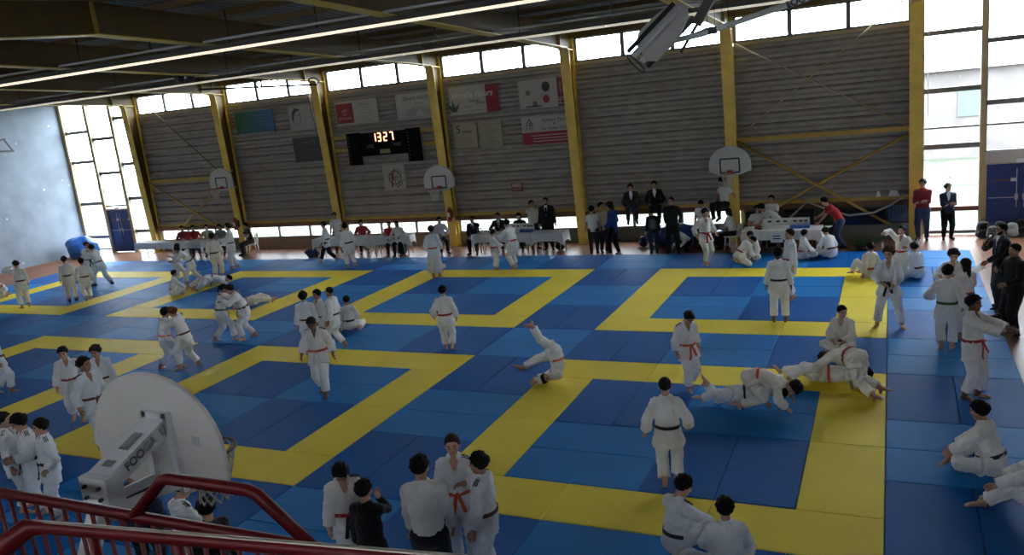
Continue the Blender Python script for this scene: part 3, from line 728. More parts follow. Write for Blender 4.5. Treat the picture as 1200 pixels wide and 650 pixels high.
    for sd, k, a, t, sg in (('l', W['kl'], W['al'], p['tl'], -1), ('r', W['kr'], W['ar'], p['tr'], 1)):
        y = nrm(t); u = A(p['soleup'], float) if p['soleup'] is not None else nrm(k-a)*.6+V3(0, 0, .55 if abs(y[2]) < .7 else 0)
        z = nrm(u-y*(u@y)); x = np.cross(y, z)
        if shoes: shoe_parts.append(([x, y, z], s_(a), sg))
        else: attach('foot:'+('.05' if dist < 11 else '.065'), [x, y, z], s_(a), .148*S, flip=(sg > 0))
    sk = mat('skin_'+skin, SKIN[skin], .55, spec=.35, noise=.04, nscale=9)
    mats = [sk, mat('hair_'+hairc, HAIRC[hairc], .75, spec=.2), mat('eye_white', (.45, .42, .40), .4), mat('eye_dark', (.02, .012, .01), .25), mat('lip_'+skin, tuple(c*.75*(1, .7, .7)[i] for i, c in enumerate(SKIN[skin])), .5)]
    Vb = np.concatenate(vs_); Qb = np.concatenate(qs_); Mb = np.concatenate(ms_)
    parts = []
    c = canon('hair:%s:%s' % (hair, '.032' if dist < 11 else '.045')); parts.append(('hair', c[0]@(np.array(Rh)*hs*S)+s_(hb), c[1], mats[1], None, True))
    if beard: c = canon('beard'); parts.append(('beard', c[0]@(np.array(Rh)*hs*S)+s_(hb), c[1], mats[1], None, True))
    for R, o, sg in shoe_parts:
        c = canon('shoe:'+('.05' if dist < 11 else '.07')); vv = c[0].copy(); q = c[1]
        if sg < 0: vv[:, 0] *= -1; q = q[:, ::-1]
        parts.append(('shoe', vv@(np.array(R)*.155*S)+o, q, [clothc(shoes) if shoes in CLR else mat('shoe_black', (.015, .014, .014), .4), mat('shoe_sole', (.25, .25, .25), .7) if shoes == 'white' else mat('shoe_sole_dark', (.03, .03, .03), .6)], c[2], True))
    seed = len(PEOPLE)*13+5
    # --- clothes
    gi_ = wear == 'gi'; bottoms = clothc('black') if 'blackpants' in opts else GI[gi] if gi_ else clothc(pants)
    T = Field(lo, hi, vx); wide = 1.05 if gi_ else 1.
    T.ell(s_(pel-pup*.035), s_(pel+pup*.07), (.096*S*fa, .074*S*fa), (.088*S*fa, .066*S*fa), hr, .02*S)
    for sd, hi_ in (('l', hil), ('r', hir)):
        k, a = W['k'+sd], W['a'+sd]; n = nrm(a-k); cp = a-n*(.05 if gi_ else .012)
        T.cap(s_(hi_), s_(k), .068*S*fa*wide, .050*S*fa*wide, .018*S); T.cap(s_(k), s_(a), .049*S*fa*wide, (.052 if gi_ else .036)*S, .012*S, clip=[(s_(cp), n)])
    tv, tq = T.mesh(); parts.append(('trousers', wrinkle(tv, tq, .0085*S/1.5 if gi_ else .006, 48, seed), tq, bottoms, None, True))
    J = Field(lo, hi, vx); adds = []
    top_m = GI[gi] if gi_ else clothc(tops)
    if gi_:
        J.ell(s_(pel-pup*.0), s_(pel+pup*.07), (.104*S*fa, .082*S*fa), (.095*S*fa, .073*S*fa), hr, .02*S); J.ell(s_(pel+pup*.07), s_(mid), (.09*S*fa, .07*S*fa), (.100*S*fa, .078*S*fa), hr, .02*S)
        J.ell(s_(mid), s_(neck-cup*.035), (.100*S*fa, .078*S*fa), (.100*S*fa, .066*S*fa), cr, .02*S)
        J.cap(s_(shl), s_(shr), .044*S, .044*S, .03*S); J.cap(s_(neck-cup*.02), s_(neck+nrm(cup+hup)*.02), .058*S, .046*S, .03*S)
        for hi_, k in ((hil, W['kl']), (hir, W['kr'])):
            n = nrm(k-hi_); J.ell(s_(pel+pup*.05), s_(hi_+n*.12), (.1*S*fa, .078*S*fa), (.09*S*fa, .088*S*fa), hr, .022*S, clip=[(s_(hi_+n*.105), n)])
        sl0, sl1, cut = .047, .046, .03
    elif wear == 'tee':
        J.ell(s_(pel-pup*.045), s_(mid), (.104*S*fa, .08*S*fa), (.096*S*fa, .072*S*fa), hr, .02*S, clip=[(s_(pel-pup*.05), -pup)]); J.ell(s_(mid), s_(neck-cup*.035), (.096*S*fa, .072*S*fa), (.1*S*fa, .064*S*fa), cr, .02*S)
        J.cap(s_(shl), s_(shr), .040*S, .040*S, .025*S); J.cap(s_(neck-cup*.02), s_(neck+cup*.004), .05*S, .042*S, .02*S); sl0, sl1, cut = .043, .046, None
    else:
        low = .075 if wear == 'suit' else .05 if wear in ('hoodie', 'jacket') else -.01
        w = 1.06 if wear in ('suit', 'hoodie', 'jacket') else 1.
        J.ell(s_(pel-pup*low), s_(mid), (.1*S*fa*w, .078*S*fa*w), (.098*S*fa*w, .073*S*fa*w), hr, .02*S, clip=[(s_(pel-pup*low), -pup)]); J.ell(s_(mid), s_(neck-cup*.035), (.098*S*fa*w, .073*S*fa*w), (.104*S*fa*w, .066*S*fa*w), cr, .02*S)
        J.cap(s_(shl), s_(shr), .039*S*w, .039*S*w, .028*S); J.cap(s_(neck-cup*.02), s_(neck+nrm(cup+hup)*.014), .055*S, .043*S, .025*S)
        sl0, sl1, cut = .040*w, .034*w, .012
        if wear == 'hoodie': J.egg(s_(neck-cfw*.06-cup*.02), (.085*S, .06*S, .06*S), .02*S)
    for sd, sh in (('l', shl), ('r', shr)):
        e, w_ = W['e'+sd], W['w'+sd]
        if cut is None:
            n = nrm(e-sh); J.cap(s_(sh), s_(e), sl0*S*fa, sl1*S*fa, .015*S, clip=[(s_(sh+n*.10), n)])
        else:
            n = nrm(w_-e); J.cap(s_(sh), s_(e), sl0*S*fa, sl1*S, .018*S); J.cap(s_(e), s_(w_), sl1*S, (sl1+(.004 if gi_ else -.006))*S, .012*S, clip=[(s_(w_-n*cut), n)])
    if gi_ or wear == 'suit' or 'open' in opts:
        dpt = .705 if gi_ else .66
        J.cap(s_(neck+cfw*.07+cup*.06), s_(neck+cfw*.064+cup*.0), .05*S, .034*S, .008*S, mode='sub'); J.cap(s_(neck+cfw*.064+cup*.0), s_(mid+cup*(.02 if gi_ else -.03)+cfw*.095), .034*S, .010*S, .008*S, mode='sub')
    jv, jq = J.mesh(); parts.append(({'tee': 'tee_shirt', 'shirt': 'shirt', 'suit': 'suit_jacket'}.get(wear, 'jacket'), wrinkle(jv, jq, .0085*S/1.5 if gi_ else .006, 44, seed+1), jq, top_m, None, True))
    if wear == 'suit' or 'undershirt' in opts:
        U = Field(lo, hi, vx); U.ell(s_(pel-pup*.02), s_(mid), (.092*S*fa, .069*S*fa), (.085*S*fa, .065*S*fa), hr, .02*S); U.ell(s_(mid), s_(neck-cup*.03), (.086*S*fa, .066*S*fa), (.092*S*fa, .061*S*fa), cr, .02*S)
        U.cap(s_(neck-cup*.03), s_(neck+cup*.022), .055*S, .041*S, .02*S); uv, uq = U.mesh(); parts.append(('shirt', uv, uq, clothc('white'), None, True))
        if tie:
            m = MB(); pp = []
            for q in np.linspace(0, 1, 8):
                c = neck+cup*(.0-.135*q); pp.append(s_(c)+cfw*(U.march(s_(c), cfw, 0, .15*S)+.006))
            m.sweep(pp, [(-.018*S, 0), (.018*S, 0), (.018*S, .006), (-.018*S, .006)], [(cr, cfw)]*8); parts.append(('tie', np.array(m.v), m.f, clothc(tie), None, False))
    def band(pth, nr, wd, th, up):
        m = MB(); fr = []
        for i in range(len(pth)):
            t = nrm(pth[min(i+1, len(pth)-1)]-pth[max(i-1, 0)]); b = np.cross(nr[i], t) if up is None else A(up); fr.append((b, nr[i]))
        m.sweep(pth, [(-wd/2, -th), (wd/2, -th), (wd/2, th), (-wd/2, th)], fr); return m
    if gi_ or 'belt' in opts:
        bc = pel+pup*.07; n = 30 if dist < 18 else 20; pth, nr = [], []
        for i in range(n+1):
            a = 2*PI*i/n; d = hr*math.sin(a)+hf*math.cos(a); r = min(J.march(s_(bc), d, .04*S, .125*S), .112*S); pth.append(s_(bc)+d*(r+.004)); nr.append(d)
        for _ in range(2): pth = [pth[i] if i in (0, n) else (pth[i-1]+pth[i]*2+pth[i+1])/4 for i in range(n+1)]
        wd = .028*S if dist < 20 else .032*S
        bm = band(pth, nr, wd, .006, pup)
        k0 = pth[0]+hf*.012
        bm.bar(k0-hr*.025*S, k0+hr*.025*S, .03*S, .022, pup)
        bmat = mat('belt_'+belt.split('/')[0], BELT[belt.split('/')[0]], .75, bump=.2, bscale=300)
        parts.append(('belt', np.array(bm.v), bm.f, bmat, None, False))
        if p['tails']:
            tm_ = MB(); g = nrm(-pup*.55+V3(0, 0, -.45))
            for sd in (-1, 1):
                pt2 = []
                for q in np.linspace(0, 1, 7):
                    c = s_(bc)+hr*sd*(.008+.04*q)*S+g*(.15+.02*sd)*q*S; r = min(J.march(c, hf, .0, .16*S), T.march(c, hf, .0, .16*S)+1) if q < .65 else max(J.march(c, hf, 0, .13*S), T.march(c, hf, 0, .13*S)) if True else 0
                    pt2.append(c+hf*(min(r, .13*S)+.012+.012*q))
                b2 = band(pt2, [hf]*7, wd, .004, None); tm_.add(b2.v, b2.f)
            t2 = mat('belt_'+belt.split('/')[-1], BELT[belt.split('/')[-1]], .75, bump=.2, bscale=300)
            parts.append(('belt_end', np.array(tm_.v), tm_.f, t2, None, False))
    if gi_ and lapel and dist < 30:
        lp = MB()
        for sd in (-1, 1):
            pth, nr = [], []
            for q in np.linspace(0, 1, 12):
                if q < .4:
                    a = math.radians(150-115*q/.4)*sd; c = neck+nrm(cup+hup)*(.012-.012*q/.4)
                    d = cr*math.sin(a)+cfw*math.cos(a); d = nrm(d+cup*.35)
                else:
                    w = (q-.4)/.6; a = math.radians(35-52*w)*sd; c = neck*(1-w)+(pel+pup*.085)*w-cup*.005; d = cr*math.sin(a)+cfw*math.cos(a)
                r = J.march(s_(c), d, .02*S, .12*S); pth.append(s_(c)+d*(max(r, .045*S if q < .45 else 0)+.004)); nr.append(d)
            for _ in range(2): pth = [pth[i] if i in (0, 11) else (pth[i-1]+pth[i]*2+pth[i+1])/4 for i in range(12)]
            b2 = band(pth, nr, .028*S, .010, None); lp.add(b2.v, b2.f)
        parts.append(('lapel', np.array(lp.v), lp.f, GI[gi], None, False))
    if stripes:
        for sd, sg in (('l', -1), ('r', 1)):
            if stripes not in (sd, 'both'): continue
            sh = shl if sd == 'l' else shr; e = W['e'+sd]; sm = MB()
            for j in (-1, 0, 1):
                pth, nr = [], []
                for q in np.linspace(.3, .85, 6):
                    c = (neck-cup*.03)*(1-q)+(sh*.72+e*.28)*q; d = nrm(cup*.9+cr*sg*(.1+.45*q))
                    c = c+cfw*j*.013; pth.append(s_(c)+d*(J.march(s_(c), d, .0, .11*S)+.004)); nr.append(d)
                b2 = band(pth, nr, .007*S, .003, None); sm.add(b2.v, b2.f)
            parts.append(('shoulder_stripes', np.array(sm.v), sm.f, clothc('black'), None, False))
    # --- place: lowest point rests on the floor
    zmin = min([Vb[:, 2].min()]+[np.asarray(q[1])[:, 2].min() for q in parts if q[0] != 'belt_end'])
    dz = -zmin if 'hang' not in opts else 0.
    if 'seat' in p: dz = p['seat']-(pel[2]-.078)*S
    root = mesh_obj('person', Vb, Qb, mats, None, True, off=np.zeros(3), mi=Mb)
    root.location = (loc[0], loc[1], z0+dz); root.rotation_euler = (0, 0, rz)
    tag(root, label, 'person', group); PEOPLE.append(root)
    cz, sz = math.cos(rz), math.sin(rz); wd_ = lambda q: np.array([loc[0]+(q[0]*cz-q[1]*sz)*S, loc[1]+(q[0]*sz+q[1]*cz)*S, z0+dz+q[2]*S])
    HANDS[root.name] = dict(wl=wd_(W['wl']), wr=wd_(W['wr']), dl=wd_(W['wl']+nrm(W['wl']-W['el'])*.07), dr=wd_(W['wr']+nrm(W['wr']-W['er'])*.07), head=wd_(hb+hup*.05+hfy*.08), back=wd_(mid+cup*.05-cfw*.13), rz=rz, H=S, loc=np.array([loc[0], loc[1], z0+dz]))
    made = {}; up_ = {'belt_end': ('belt',), 'lapel': ('jacket',), 'shoulder_stripes': ('jacket',), 'tie': ('shirt',)}
    for nm, v, q, m, mi, sm in parts:
        par = next((made[k] for k in up_.get(nm, ()) if k in made), root)
        made[nm] = mesh_obj(nm, v, q, m, par, sm, off=np.zeros(3), mi=mi)
    return root
def rotz_about(v, ax, deg):
    a = math.radians(-deg); v = np.asarray(v, float); ax = np.asarray(ax, float)
    return v*math.cos(a)+np.cross(ax, v)*math.sin(a)+ax*(ax@v)*(1-math.cos(a))
def facing(loc, rel):
    """rel: 0 looks away from the stand, 90 to the right, 180 to the stand, 270 to the left"""
    d = np.array([loc[0]-CAM[0], loc[1]-CAM[1]]); d /= np.linalg.norm(d); a = math.radians(-rel); dx = d[0]*math.cos(a)-d[1]*math.sin(a); dy = d[0]*math.sin(a)+d[1]*math.cos(a)
    return math.atan2(-dx, dy)
def stand(**k): d = dict(); d.update(k); return d
def walk(st=.13, lead='r', arm=.09, **k):
    s = 1 if lead == 'r' else -1
    d = dict(pel=(0, 0, .515), ar=(.05, st*s, .045 if s > 0 else .075), al=(-.05, -st*s, .075 if s > 0 else .045), tr=(.15, 1, 0 if s > 0 else -.5), tl=(-.15, 1, -.5 if s > 0 else 0),
             wl=(-.16, arm*s+.03, .50), wr=(.16, -arm*s+.03, .50)); d.update(k); return d
def cross_legged(lean=.15, **k):
    d = dict(pel=(0, 0, .085), pup=(0, lean, 1), al=(.07, .17, .045), ar=(-.06, .23, .05), kl=(-1, .3, .25), kr=(1, .3, .25), tl=(1, .35, -.1), tr=(-1, .35, -.1), soleup=(0, .5, 1),
             wl=(-.09, .21, .13), wr=(.09, .21, .13), el=(-1, -.6, 0), er=(1, -.6, 0), curl=.6, tails=False); d.update(k); return d
def knees_up(lean=.05, **k):
    d = dict(pel=(0, 0, .085), pup=(0, lean, 1), al=(-.075, .33, .04), ar=(.075, .33, .04), kl=(-.2, .3, 1), kr=(.2, .3, 1), wl=(-.04, .32, .16), wr=(.04, .32, .16), el=(-1, 0, -.3), er=(1, 0, -.3), tails=False, curl=.7); d.update(k); return d
def kneel(lean=.1, **k):
    d = dict(pel=(0, 0, .17), pup=(0, lean, 1), al=(-.06, -.06, .045), ar=(.06, -.06, .045), kl=(-.3, 1, .1), kr=(.3, 1, .1), tl=(.1, -1, -.15), tr=(-.1, -1, -.15), soleup=(0, -.2, -1), wl=(-.1, .17, .2), wr=(.1, .17, .2), tails=False); d.update(k); return d
def chair(H, lean=0., seat=.45, **k):
    z = seat/H+.078
    d = dict(pel=(0, 0, z), pup=(0, lean, 1), al=(-.08, .24, .045), ar=(.08, .24, .045), kl=(-.1, 1, .6), kr=(.1, 1, .6), wl=(-.08, .22, z+.09), wr=(.08, .22, z+.09), el=(-1, -.5, -.3), er=(1, -.5, -.3), tails=False); d.update(k); return d
def arms_crossed(**k):
    d = dict(wl=(.03, .125, .645), wr=(-.02, .14, .655), el=(-1, -.15, -.75), er=(1, -.15, -.75)); d.update(k); return d
def hips_hands(**k):
    d = dict(wl=(-.115, .03, .555), wr=(.115, .03, .555), el=(-1, -.6, .2), er=(1, -.6, .2), curl=.8); d.update(k); return d
def grapple(lean=.55, reach=.24, hz=.76, st=.1, lead='r', **k):
    s = 1 if lead == 'r' else -1
    d = dict(pel=(0, -.03, .49), pup=(0, lean*.7, 1), cup=(0, lean*1.2, 1), ar=(.085, st*s, .045), al=(-.085, -st*s-.05, .05), tr=(.3, 1, 0), tl=(-.3, 1, 0), wl=(-.1, reach+.08, hz-.05), wr=(.1, reach+.08, hz+.03), el=(-1, -.2, -.5), er=(1, -.2, -.5), curl=1.0, look=(0, -8)); d.update(k); return d
def all_fours(**k):
    d = dict(pel=(0, 0, .30), pup=(0, 1, .02), cup=(0, 1, -.12), fwd=(0, 0, -1), cf=(0, 0, -1), hup=(0, 1, .15), face=(0, .3, -1), al=(-.09, -.28, .04), ar=(.09, -.28, .04), kl=(-.1, .5, -1), kr=(.1, .5, -1), tl=(0, -1, -.2), tr=(0, -1, -.2), soleup=(0, 0, -1),
             wl=(-.12, .36, .03), wr=(.12, .36, .03), el=(-1, -.2, 0), er=(1, -.2, 0), tails=False); d.update(k); return d
def lie(face_up=False, **k):
    s = 1 if face_up else -1
    d = dict(pel=(0, 0, .085), pup=(0, 1, .03), cup=(0, 1, .06), fwd=(0, 0, s), cf=(0, 0, s), hup=(0, 1, .1), face=(.5, 0, s), al=(-.09, -.5, .05), ar=(.1, -.49, .05), kl=(-.3, 0, 1 if face_up else .2), kr=(.3, 0, 1 if face_up else .2),
             tl=(0, -.5 if face_up else -1, s*.8 if face_up else -.2), tr=(0, -.5 if face_up else -1, s*.8 if face_up else -.2), soleup=None if face_up else (0, -.2, -1), wl=(-.2, .3, .06), wr=(.2, .3, .06), el=(-1, 0, .2), er=(1, 0, .2), tails=False); d.update(k); return d
# ================================================================== PEOPLE IN THE HALL
GJ = 'young judoka on the mats'; GO = 'officials and onlookers'
def P(u, v, label, rel, pose, top=None, H=None, z0=0., **kw):
    loc = fl(u, v, z0)
    if H is None: H = height_at(loc, top)*1.0
    kw.setdefault('group', GJ if kw.get('wear', 'gi') == 'gi' else GO)
    return person(label, loc, facing(loc, rel), H, pose, z0=z0, **kw)
def PT(u, vtop, label, rel, pose, H, zt=None, z0=0., y=None, **kw):
    """placed from the top of the head: zt = height of the crown above the datum"""
    loc = fl(u, vtop, (H if zt is None else zt)+z0) if y is None else aty(u, vtop, y)
    kw.setdefault('group', GJ if kw.get('wear', 'gi') == 'gi' else GO)
    return person(label, loc, facing(loc, rel), H, pose, z0=z0, **kw)
# ---- far left
P(6, 348, 'judoka in cream suit crouching on hands and knees at the left picture edge', 275, kneel(.9, pel=(0, 0, .2), wl=(-.1, .3, .1), wr=(.1, .3, .1), look=(0, -30)), H=1.5, belt='red', gi=1)
P(31, 360, 'judoka in cream suit holding a hand to the head, far left', 345, stand(wl=(-.1, .1, .90), el=(-1, -.1, -.2), wr=(.14, .02, .5), al=(-.07, 0, .04), ar=(.07, .02, .04), look=(-25, -5)), top=307, belt='brown', gi=1, hairc='brown')
P(86, 353, 'judoka seen from behind with dark socks, left of two standing at far left', 8, stand(al=(-.06, -.03, .04), ar=(.06, .03, .04)), top=302, belt='black', gi=1, shoes='navy')
P(105, 352, 'barefoot judoka seen from behind, right of two standing at far left', 350, walk(.05, arm=.02), top=303.5, belt='brown', gi=1)
P(109, 330, 'auburn haired judoka gripping an opponent in front of the blue tarpaulin bundle', 150, grapple(.2, .2), H=1.62, belt='green', hairc='auburn', gi=2)
P(121, 334, 'judoka with dark socks and legs spread wide, pushing an auburn haired opponent', 318, grapple(.35, .25, st=.2, lead='l'), H=1.62, belt='brown', gi=2, shoes='navy')
P(204, 347, 'judoka with orange belt sitting alone on the mat, facing right, left of a ground fight', 85, cross_legged(.25, wl=(-.12, .25, .12), wr=(.1, .28, .12)), H=1.45, belt='orange', gi=0)
P(247, 339, 'judoka lying on top in the far ground fight, dark head to the right', 95, lie(pel=(0, 0, .24), cup=(0, 1, -.25), pup=(0, 1, -.2), al=(-.16, -.3, .05), ar=(.16, -.28, .05), kl=(-1, .3, .2), kr=(1, .3, .2), wl=(-.16, .36, .05), wr=(.16, .36, .05)), H=1.5, belt='brown', gi=0)
P(243, 336, 'judoka underneath in the far ground fight, bare feet to the left', 80, lie(True, al=(-.12, -.42, .06), ar=(.1, -.36, .05)), H=1.4, belt='orange', gi=1)
P(212, 332, 'judoka in cream suit at left of the gripping pair before the left table', 70, grapple(.25, .2), H=1.48, belt='brown', gi=1)
P(227, 332, 'judoka leaning hard into a partner before the left table', 268, grapple(.75, .3, hz=.66, st=.22, lead='l'), H=1.55, belt='black', gi=0, hairc='brown')
P(257, 326, 'judoka in cream suit standing with back turned before the left table', 20, walk(.07, arm=.0, wl=(-.13, .1, .53), wr=(.12, .12, .53)), top=274, belt='brown', gi=1, hairc='brown')
P(276, 315, 'tall judoka with dark belt facing left beside the left table', 275, stand(wl=(-.1, .2, .62), wr=(.1, .22, .62), al=(-.07, .05, .04), ar=(.07, -.06, .04)), top=263, belt='black', gi=0)
# ---- mid left
P(202, 431, 'judoka with orange belt, left one of the pair hugging near the left yellow square', 75, grapple(.2, .17, hz=.78), top=360, belt='orange', gi=2, hair='bushy')
P(222, 431, 'judoka with brown belt, right one of the pair hugging near the left yellow square', 308, grapple(.3, .16, hz=.82, st=.13, lead='l'), H=1.52, belt='brown/black', gi=0, hairc='auburn')
P(266, 399, 'dark haired judoka with green belt wrestling, left of a standing pair', 88, grapple(.3, .2, st=.13), H=1.52, belt='green', gi=0, hair='pony')
P(291, 397, 'judoka with black belt pushing into a dark haired partner, right of a standing pair', 272, grapple(.45, .22, st=.12, lead='l'), H=1.55, belt='black', gi=0)
P(294, 359, 'judoka lying on the mat behind a standing pair, bare feet to the right', 272, lie(al=(-.05, -.46, .05), ar=(.09, -.42, .05)), H=1.45, belt='orange', gi=1)
# ---- centre left
P(381, 462, 'dark skinned judoka with open jacket and pale belt walking towards the stand', 196, walk(.13, lead='l', arm=.05, look=(12, -32), wl=(-.19, .06, .52), wr=(.2, .03, .53)), H=1.6, belt='orange/white', gi=0, skin='brown', hair='crop', stripes='both')
P(366, 416, 'bushy haired judoka seen from behind, hidden by the one walking forward', 5, stand(), top=344, belt='brown', gi=2, hair='bushy')
P(382, 411, 'judoka with dark curls facing left behind the close cropped one', 235, stand(), top=341.5, belt='orange', gi=0, hair='curly')
P(397, 409, 'close cropped judoka stepping away with one bare heel lifted', 300, walk(.1, lead='l', arm=.02), top=337, belt='brown', gi=0, hair='buzz', hairc='brown', skin='tan')
P(411, 388, 'judoka in cream suit kneeling with back turned, right of a standing group', 12, kneel(.05, pel=(0, 0, .12), al=(-.17, -.06, .04), ar=(.17, -.04, .04), look=(-20, -5)), H=1.42, belt='black', gi=1)
P(527, 411, 'judoka with red brown belt walking away across the middle aisle', 4, walk(.06, lead='l', arm=.03, wl=(-.17, .06, .55)), top=336, belt='red', gi=0)
roll = dict(pel=(0, -.05, .42), pup=(0, -.12, -1), cup=(-.1, .25, -.8), fwd=(0, 1, 0), cf=(-.3, 1, .1), hup=(-.25, 1, .1), face=(-.75, -.1, .55), al=(-.05, .22, .82), ar=(.06, .52, .20), kl=(-.1, 1, -.1), kr=(0, .4, 1), tl=(-.1, .9, .3), tr=(0, .7, .6), wl=(-.17, .36, .06), wr=(.08, .36, .07), el=(-.6, -.1, -.3), er=(.6, 0, .3), tails=False, curl=.8, hdl=(.3, .9, 0))
P(650, 447, 'judoka caught mid roll upside down with one bare foot in the air', 268, roll, H=1.5, belt='orange', gi=0)
P(512, 325, 'brown haired judoka with orange belt standing with back turned before the middle tables', 10, stand(wl=(-.13, .1, .55), wr=(.12, .1, .55)), top=266, belt='orange', gi=2, hairc='brown')
P(507, 320, 'judoka sitting on the mat half hidden by a standing one with orange belt', 45, cross_legged(), H=1.42, belt='white', gi=0)
P(581, 316, 'smaller judoka greeting a taller one in front of the score table', 70, stand(wl=(-.08, .2, .62), wr=(.1, .22, .62), look=(0, -12)), top=271, belt='red', gi=0)
P(603, 314, 'judoka with red belt bowing to a smaller one in front of the score table', 318, grapple(.3, .2, hz=.66, st=.04), H=1.62, belt='red', gi=0)
P(386, 307, 'man in judo jacket and black trousers striding left before the tables', 272, walk(.2, lead='r', arm=.08), H=1.5, belt='black', gi=0, opts=('blackpants',))
P(413, 314, 'man in white judo suit with black belt walking with back turned before the tables', 335, walk(.09, lead='l', arm=.0, pup=(-.06, .08, 1)), H=1.58, belt='black', gi=0)
# ---- back right
P(828, 310, 'judoka with red belt striding past the officials table', 150, walk(.07, lead='r', arm=.06, wl=(-.2, .02, .55), wr=(.2, .05, .55), look=(-15, -15)), top=245, belt='red', gi=0)
P(881, 305, 'judoka with red belt sitting cross-legged in front of the officials table', 190, cross_legged(look=(-15, -12)), H=1.45, belt='red', gi=0)
P(866, 312, 'judoka in cream suit folded forward on the mat beside the officials table', 60, kneel(.9, pel=(0, 0, .13), wl=(-.1, .3, .08), wr=(.1, .3, .08), look=(0, -55)), H=1.4, belt='red', gi=1)
P(928, 351, 'judoka with red belt and bare feet standing in profile, facing left', 250, stand(al=(-.06, .03, .04), ar=(.07, -.05, .04)), top=270, belt='red', gi=2, hairc='brown', hair='crop')
P(914, 377, 'judoka with black belt standing with back turned near the right back square', 2, stand(al=(-.075, 0, .04), ar=(.075, 0, .04)), top=292.5, belt='black', gi=0, skin='brown')
P(940, 304, 'judoka sitting half hidden behind one standing in profile', 70, cross_legged(), H=1.4, belt='orange', gi=0)
P(974, 302, 'judoka sitting hunched with back turned by the end of the officials table', 325, cross_legged(.35, look=(-10, -20)), H=1.45, belt='brown', gi=0, hairc='brown')
P(1018, 325, 'judoka with orange belt lounging back with one knee raised', 318, knees_up(-.12, al=(-.08, .3, .04), ar=(.02, .26, .04), wl=(-.2, -.1, .05), wr=(.2, -.12, .05), el=(-.5, -1, .2), er=(.5, -1, .2)), H=1.48, belt='orange', gi=1)
P(1057, 314, 'judoka with red belt kneeling with one arm held out sideways', 205, kneel(.0, pel=(0, 0, .2), wl=(-.1, .1, .35), wr=(.24, .16, .58), er=(.5, -.3, .8)), H=1.5, belt='red', gi=0)
P(1076, 326, 'judoka sitting turned away on the right edge of the mats near a kneeling one', 315, cross_legged(.25), H=1.45, belt='brown', gi=2)
P(1042, 383, 'judoka with open jacket standing legs apart and tying a black belt', 187, stand(al=(-.15, .0, .04), ar=(.14, .02, .04), wl=(-.05, .14, .56), wr=(.06, .15, .60), el=(-1, -.3, 0), er=(1, -.3, 0), look=(10, -5)), top=292, belt='black', gi=2, hairc='brown', hair='bushy')
P(1109, 411, 'judoka with green belt standing with back turned on the right strip', 3, walk(.05, arm=.05, wl=(-.15, .1, .62), wr=(.16, .05, .52)), top=312, belt='green', gi=0)
PT(1118, 294, 'judoka with bushy hair facing the stand behind one with green belt', 195, stand(wl=(-.05, .18, .72), wr=(.1, .2, .7), look=(-20, -15)), 1.52, belt='orange', gi=0, hair='bushy')
PT(1132, 305, 'long haired judoka with orange belt facing left on the right strip', 318, stand(wl=(-.08, .2, .7), wr=(.1, .2, .66)), 1.5, belt='orange', gi=0, hair='long')
P(1138, 466, 'tall judoka with red belt holding both arms straight out to the right', 112, stand(wl=(-.04, .36, .72), wr=(-.02, .36, .66), el=(-1, 0, -.5), er=(1, 0, -.5), al=(-.06, .04, .04), ar=(.06, -.03, .04), look=(0, 0), curl=.3), top=349, belt='red', gi=0, skin='brown')
P(1165, 556, 'judoka with black belt sitting and clasping bare feet at the right edge', 285, cross_legged(.3, wl=(-.06, .32, .1), wr=(.04, .33, .1), al=(.02, .27, .04), ar=(-.03, .33, .05)), H=1.62, belt='black', gi=0)
P(1226, 604, 'judoka cut off by the right picture edge, bare foot stretched left', 272, knees_up(.2, al=(-.1, .40, .04), ar=(.08, .26, .04), wl=(-.1, .36, .16), wr=(.02, .28, .2)), H=1.6, belt='orange', gi=0)
# ---- middle right
P(787, 571, 'judoka with hair bun and black belt walking away in the front right square', 3, walk(.07, lead='r', arm=.03, wl=(-.19, .02, .52), wr=(.17, .06, .55)), H=1.53, belt='black', gi=0, hair='bun')
P(808, 456, 'judoka with orange belt looking down, standing on the border of the front right square', 150, walk(.06, lead='r', arm=.0, look=(-5, -40), wl=(-.15, .0, .53)), top=363, belt='orange', gi=0, stripes='r', skin='tan')
P(989, 410, 'judoka sitting cross-legged and turning the head, beside a ground fight', 200, cross_legged(.12, look=(-50, -8), wl=(-.06, .2, .14), wr=(.06, .2, .14)), H=1.5, belt='brown', gi=1, hair='crop')
P(1003, 458, 'judoka with red belt kneeling over a lying opponent, hips raised', 312, all_fours(pup=(0, 1, -.05), pel=(0, 0, .37), cup=(0, 1, -.38), al=(-.1, -.33, .05), ar=(.12, -.22, .05), wl=(-.14, .38, .16), wr=(.14, .38, .12), face=(0, -.2, -1), hup=(0, 1, -.4)), H=1.58, belt='red', gi=1, skin='tan')
P(964, 447, 'judoka lying flat beneath one kneeling, bare feet to the left', 94, lie(True, al=(-.13, -.46, .05), ar=(.15, -.36, .05), kr=(.4, 0, 1)), H=1.55, belt='orange', gi=0)
P(882, 476, 'judoka with orange belt crouched over an opponent, head pressed to the mat at right', 100, all_fours(pel=(0, 0, .31), pup=(0, 1, -.05), cup=(0, 1, -.35), al=(-.12, -.14, .05), ar=(.16, -.12, .05), kl=(-.3, 1, -.6), kr=(.4, 1, -.6), wl=(-.15, .38, .05), wr=(.15, .36, .05), hup=(0, 1, -.2), face=(.3, -.2, -1)), H=1.55, belt='orange', gi=1, hair='bushy')
P(866, 478, 'judoka pinned underneath with three bare soles showing at left', 95, lie(al=(-.1, -.36, .16), ar=(.1, -.38, .05), kl=(-.2, -.2, -1), tl=(0, -.6, .7)), H=1.5, belt='black', gi=0)
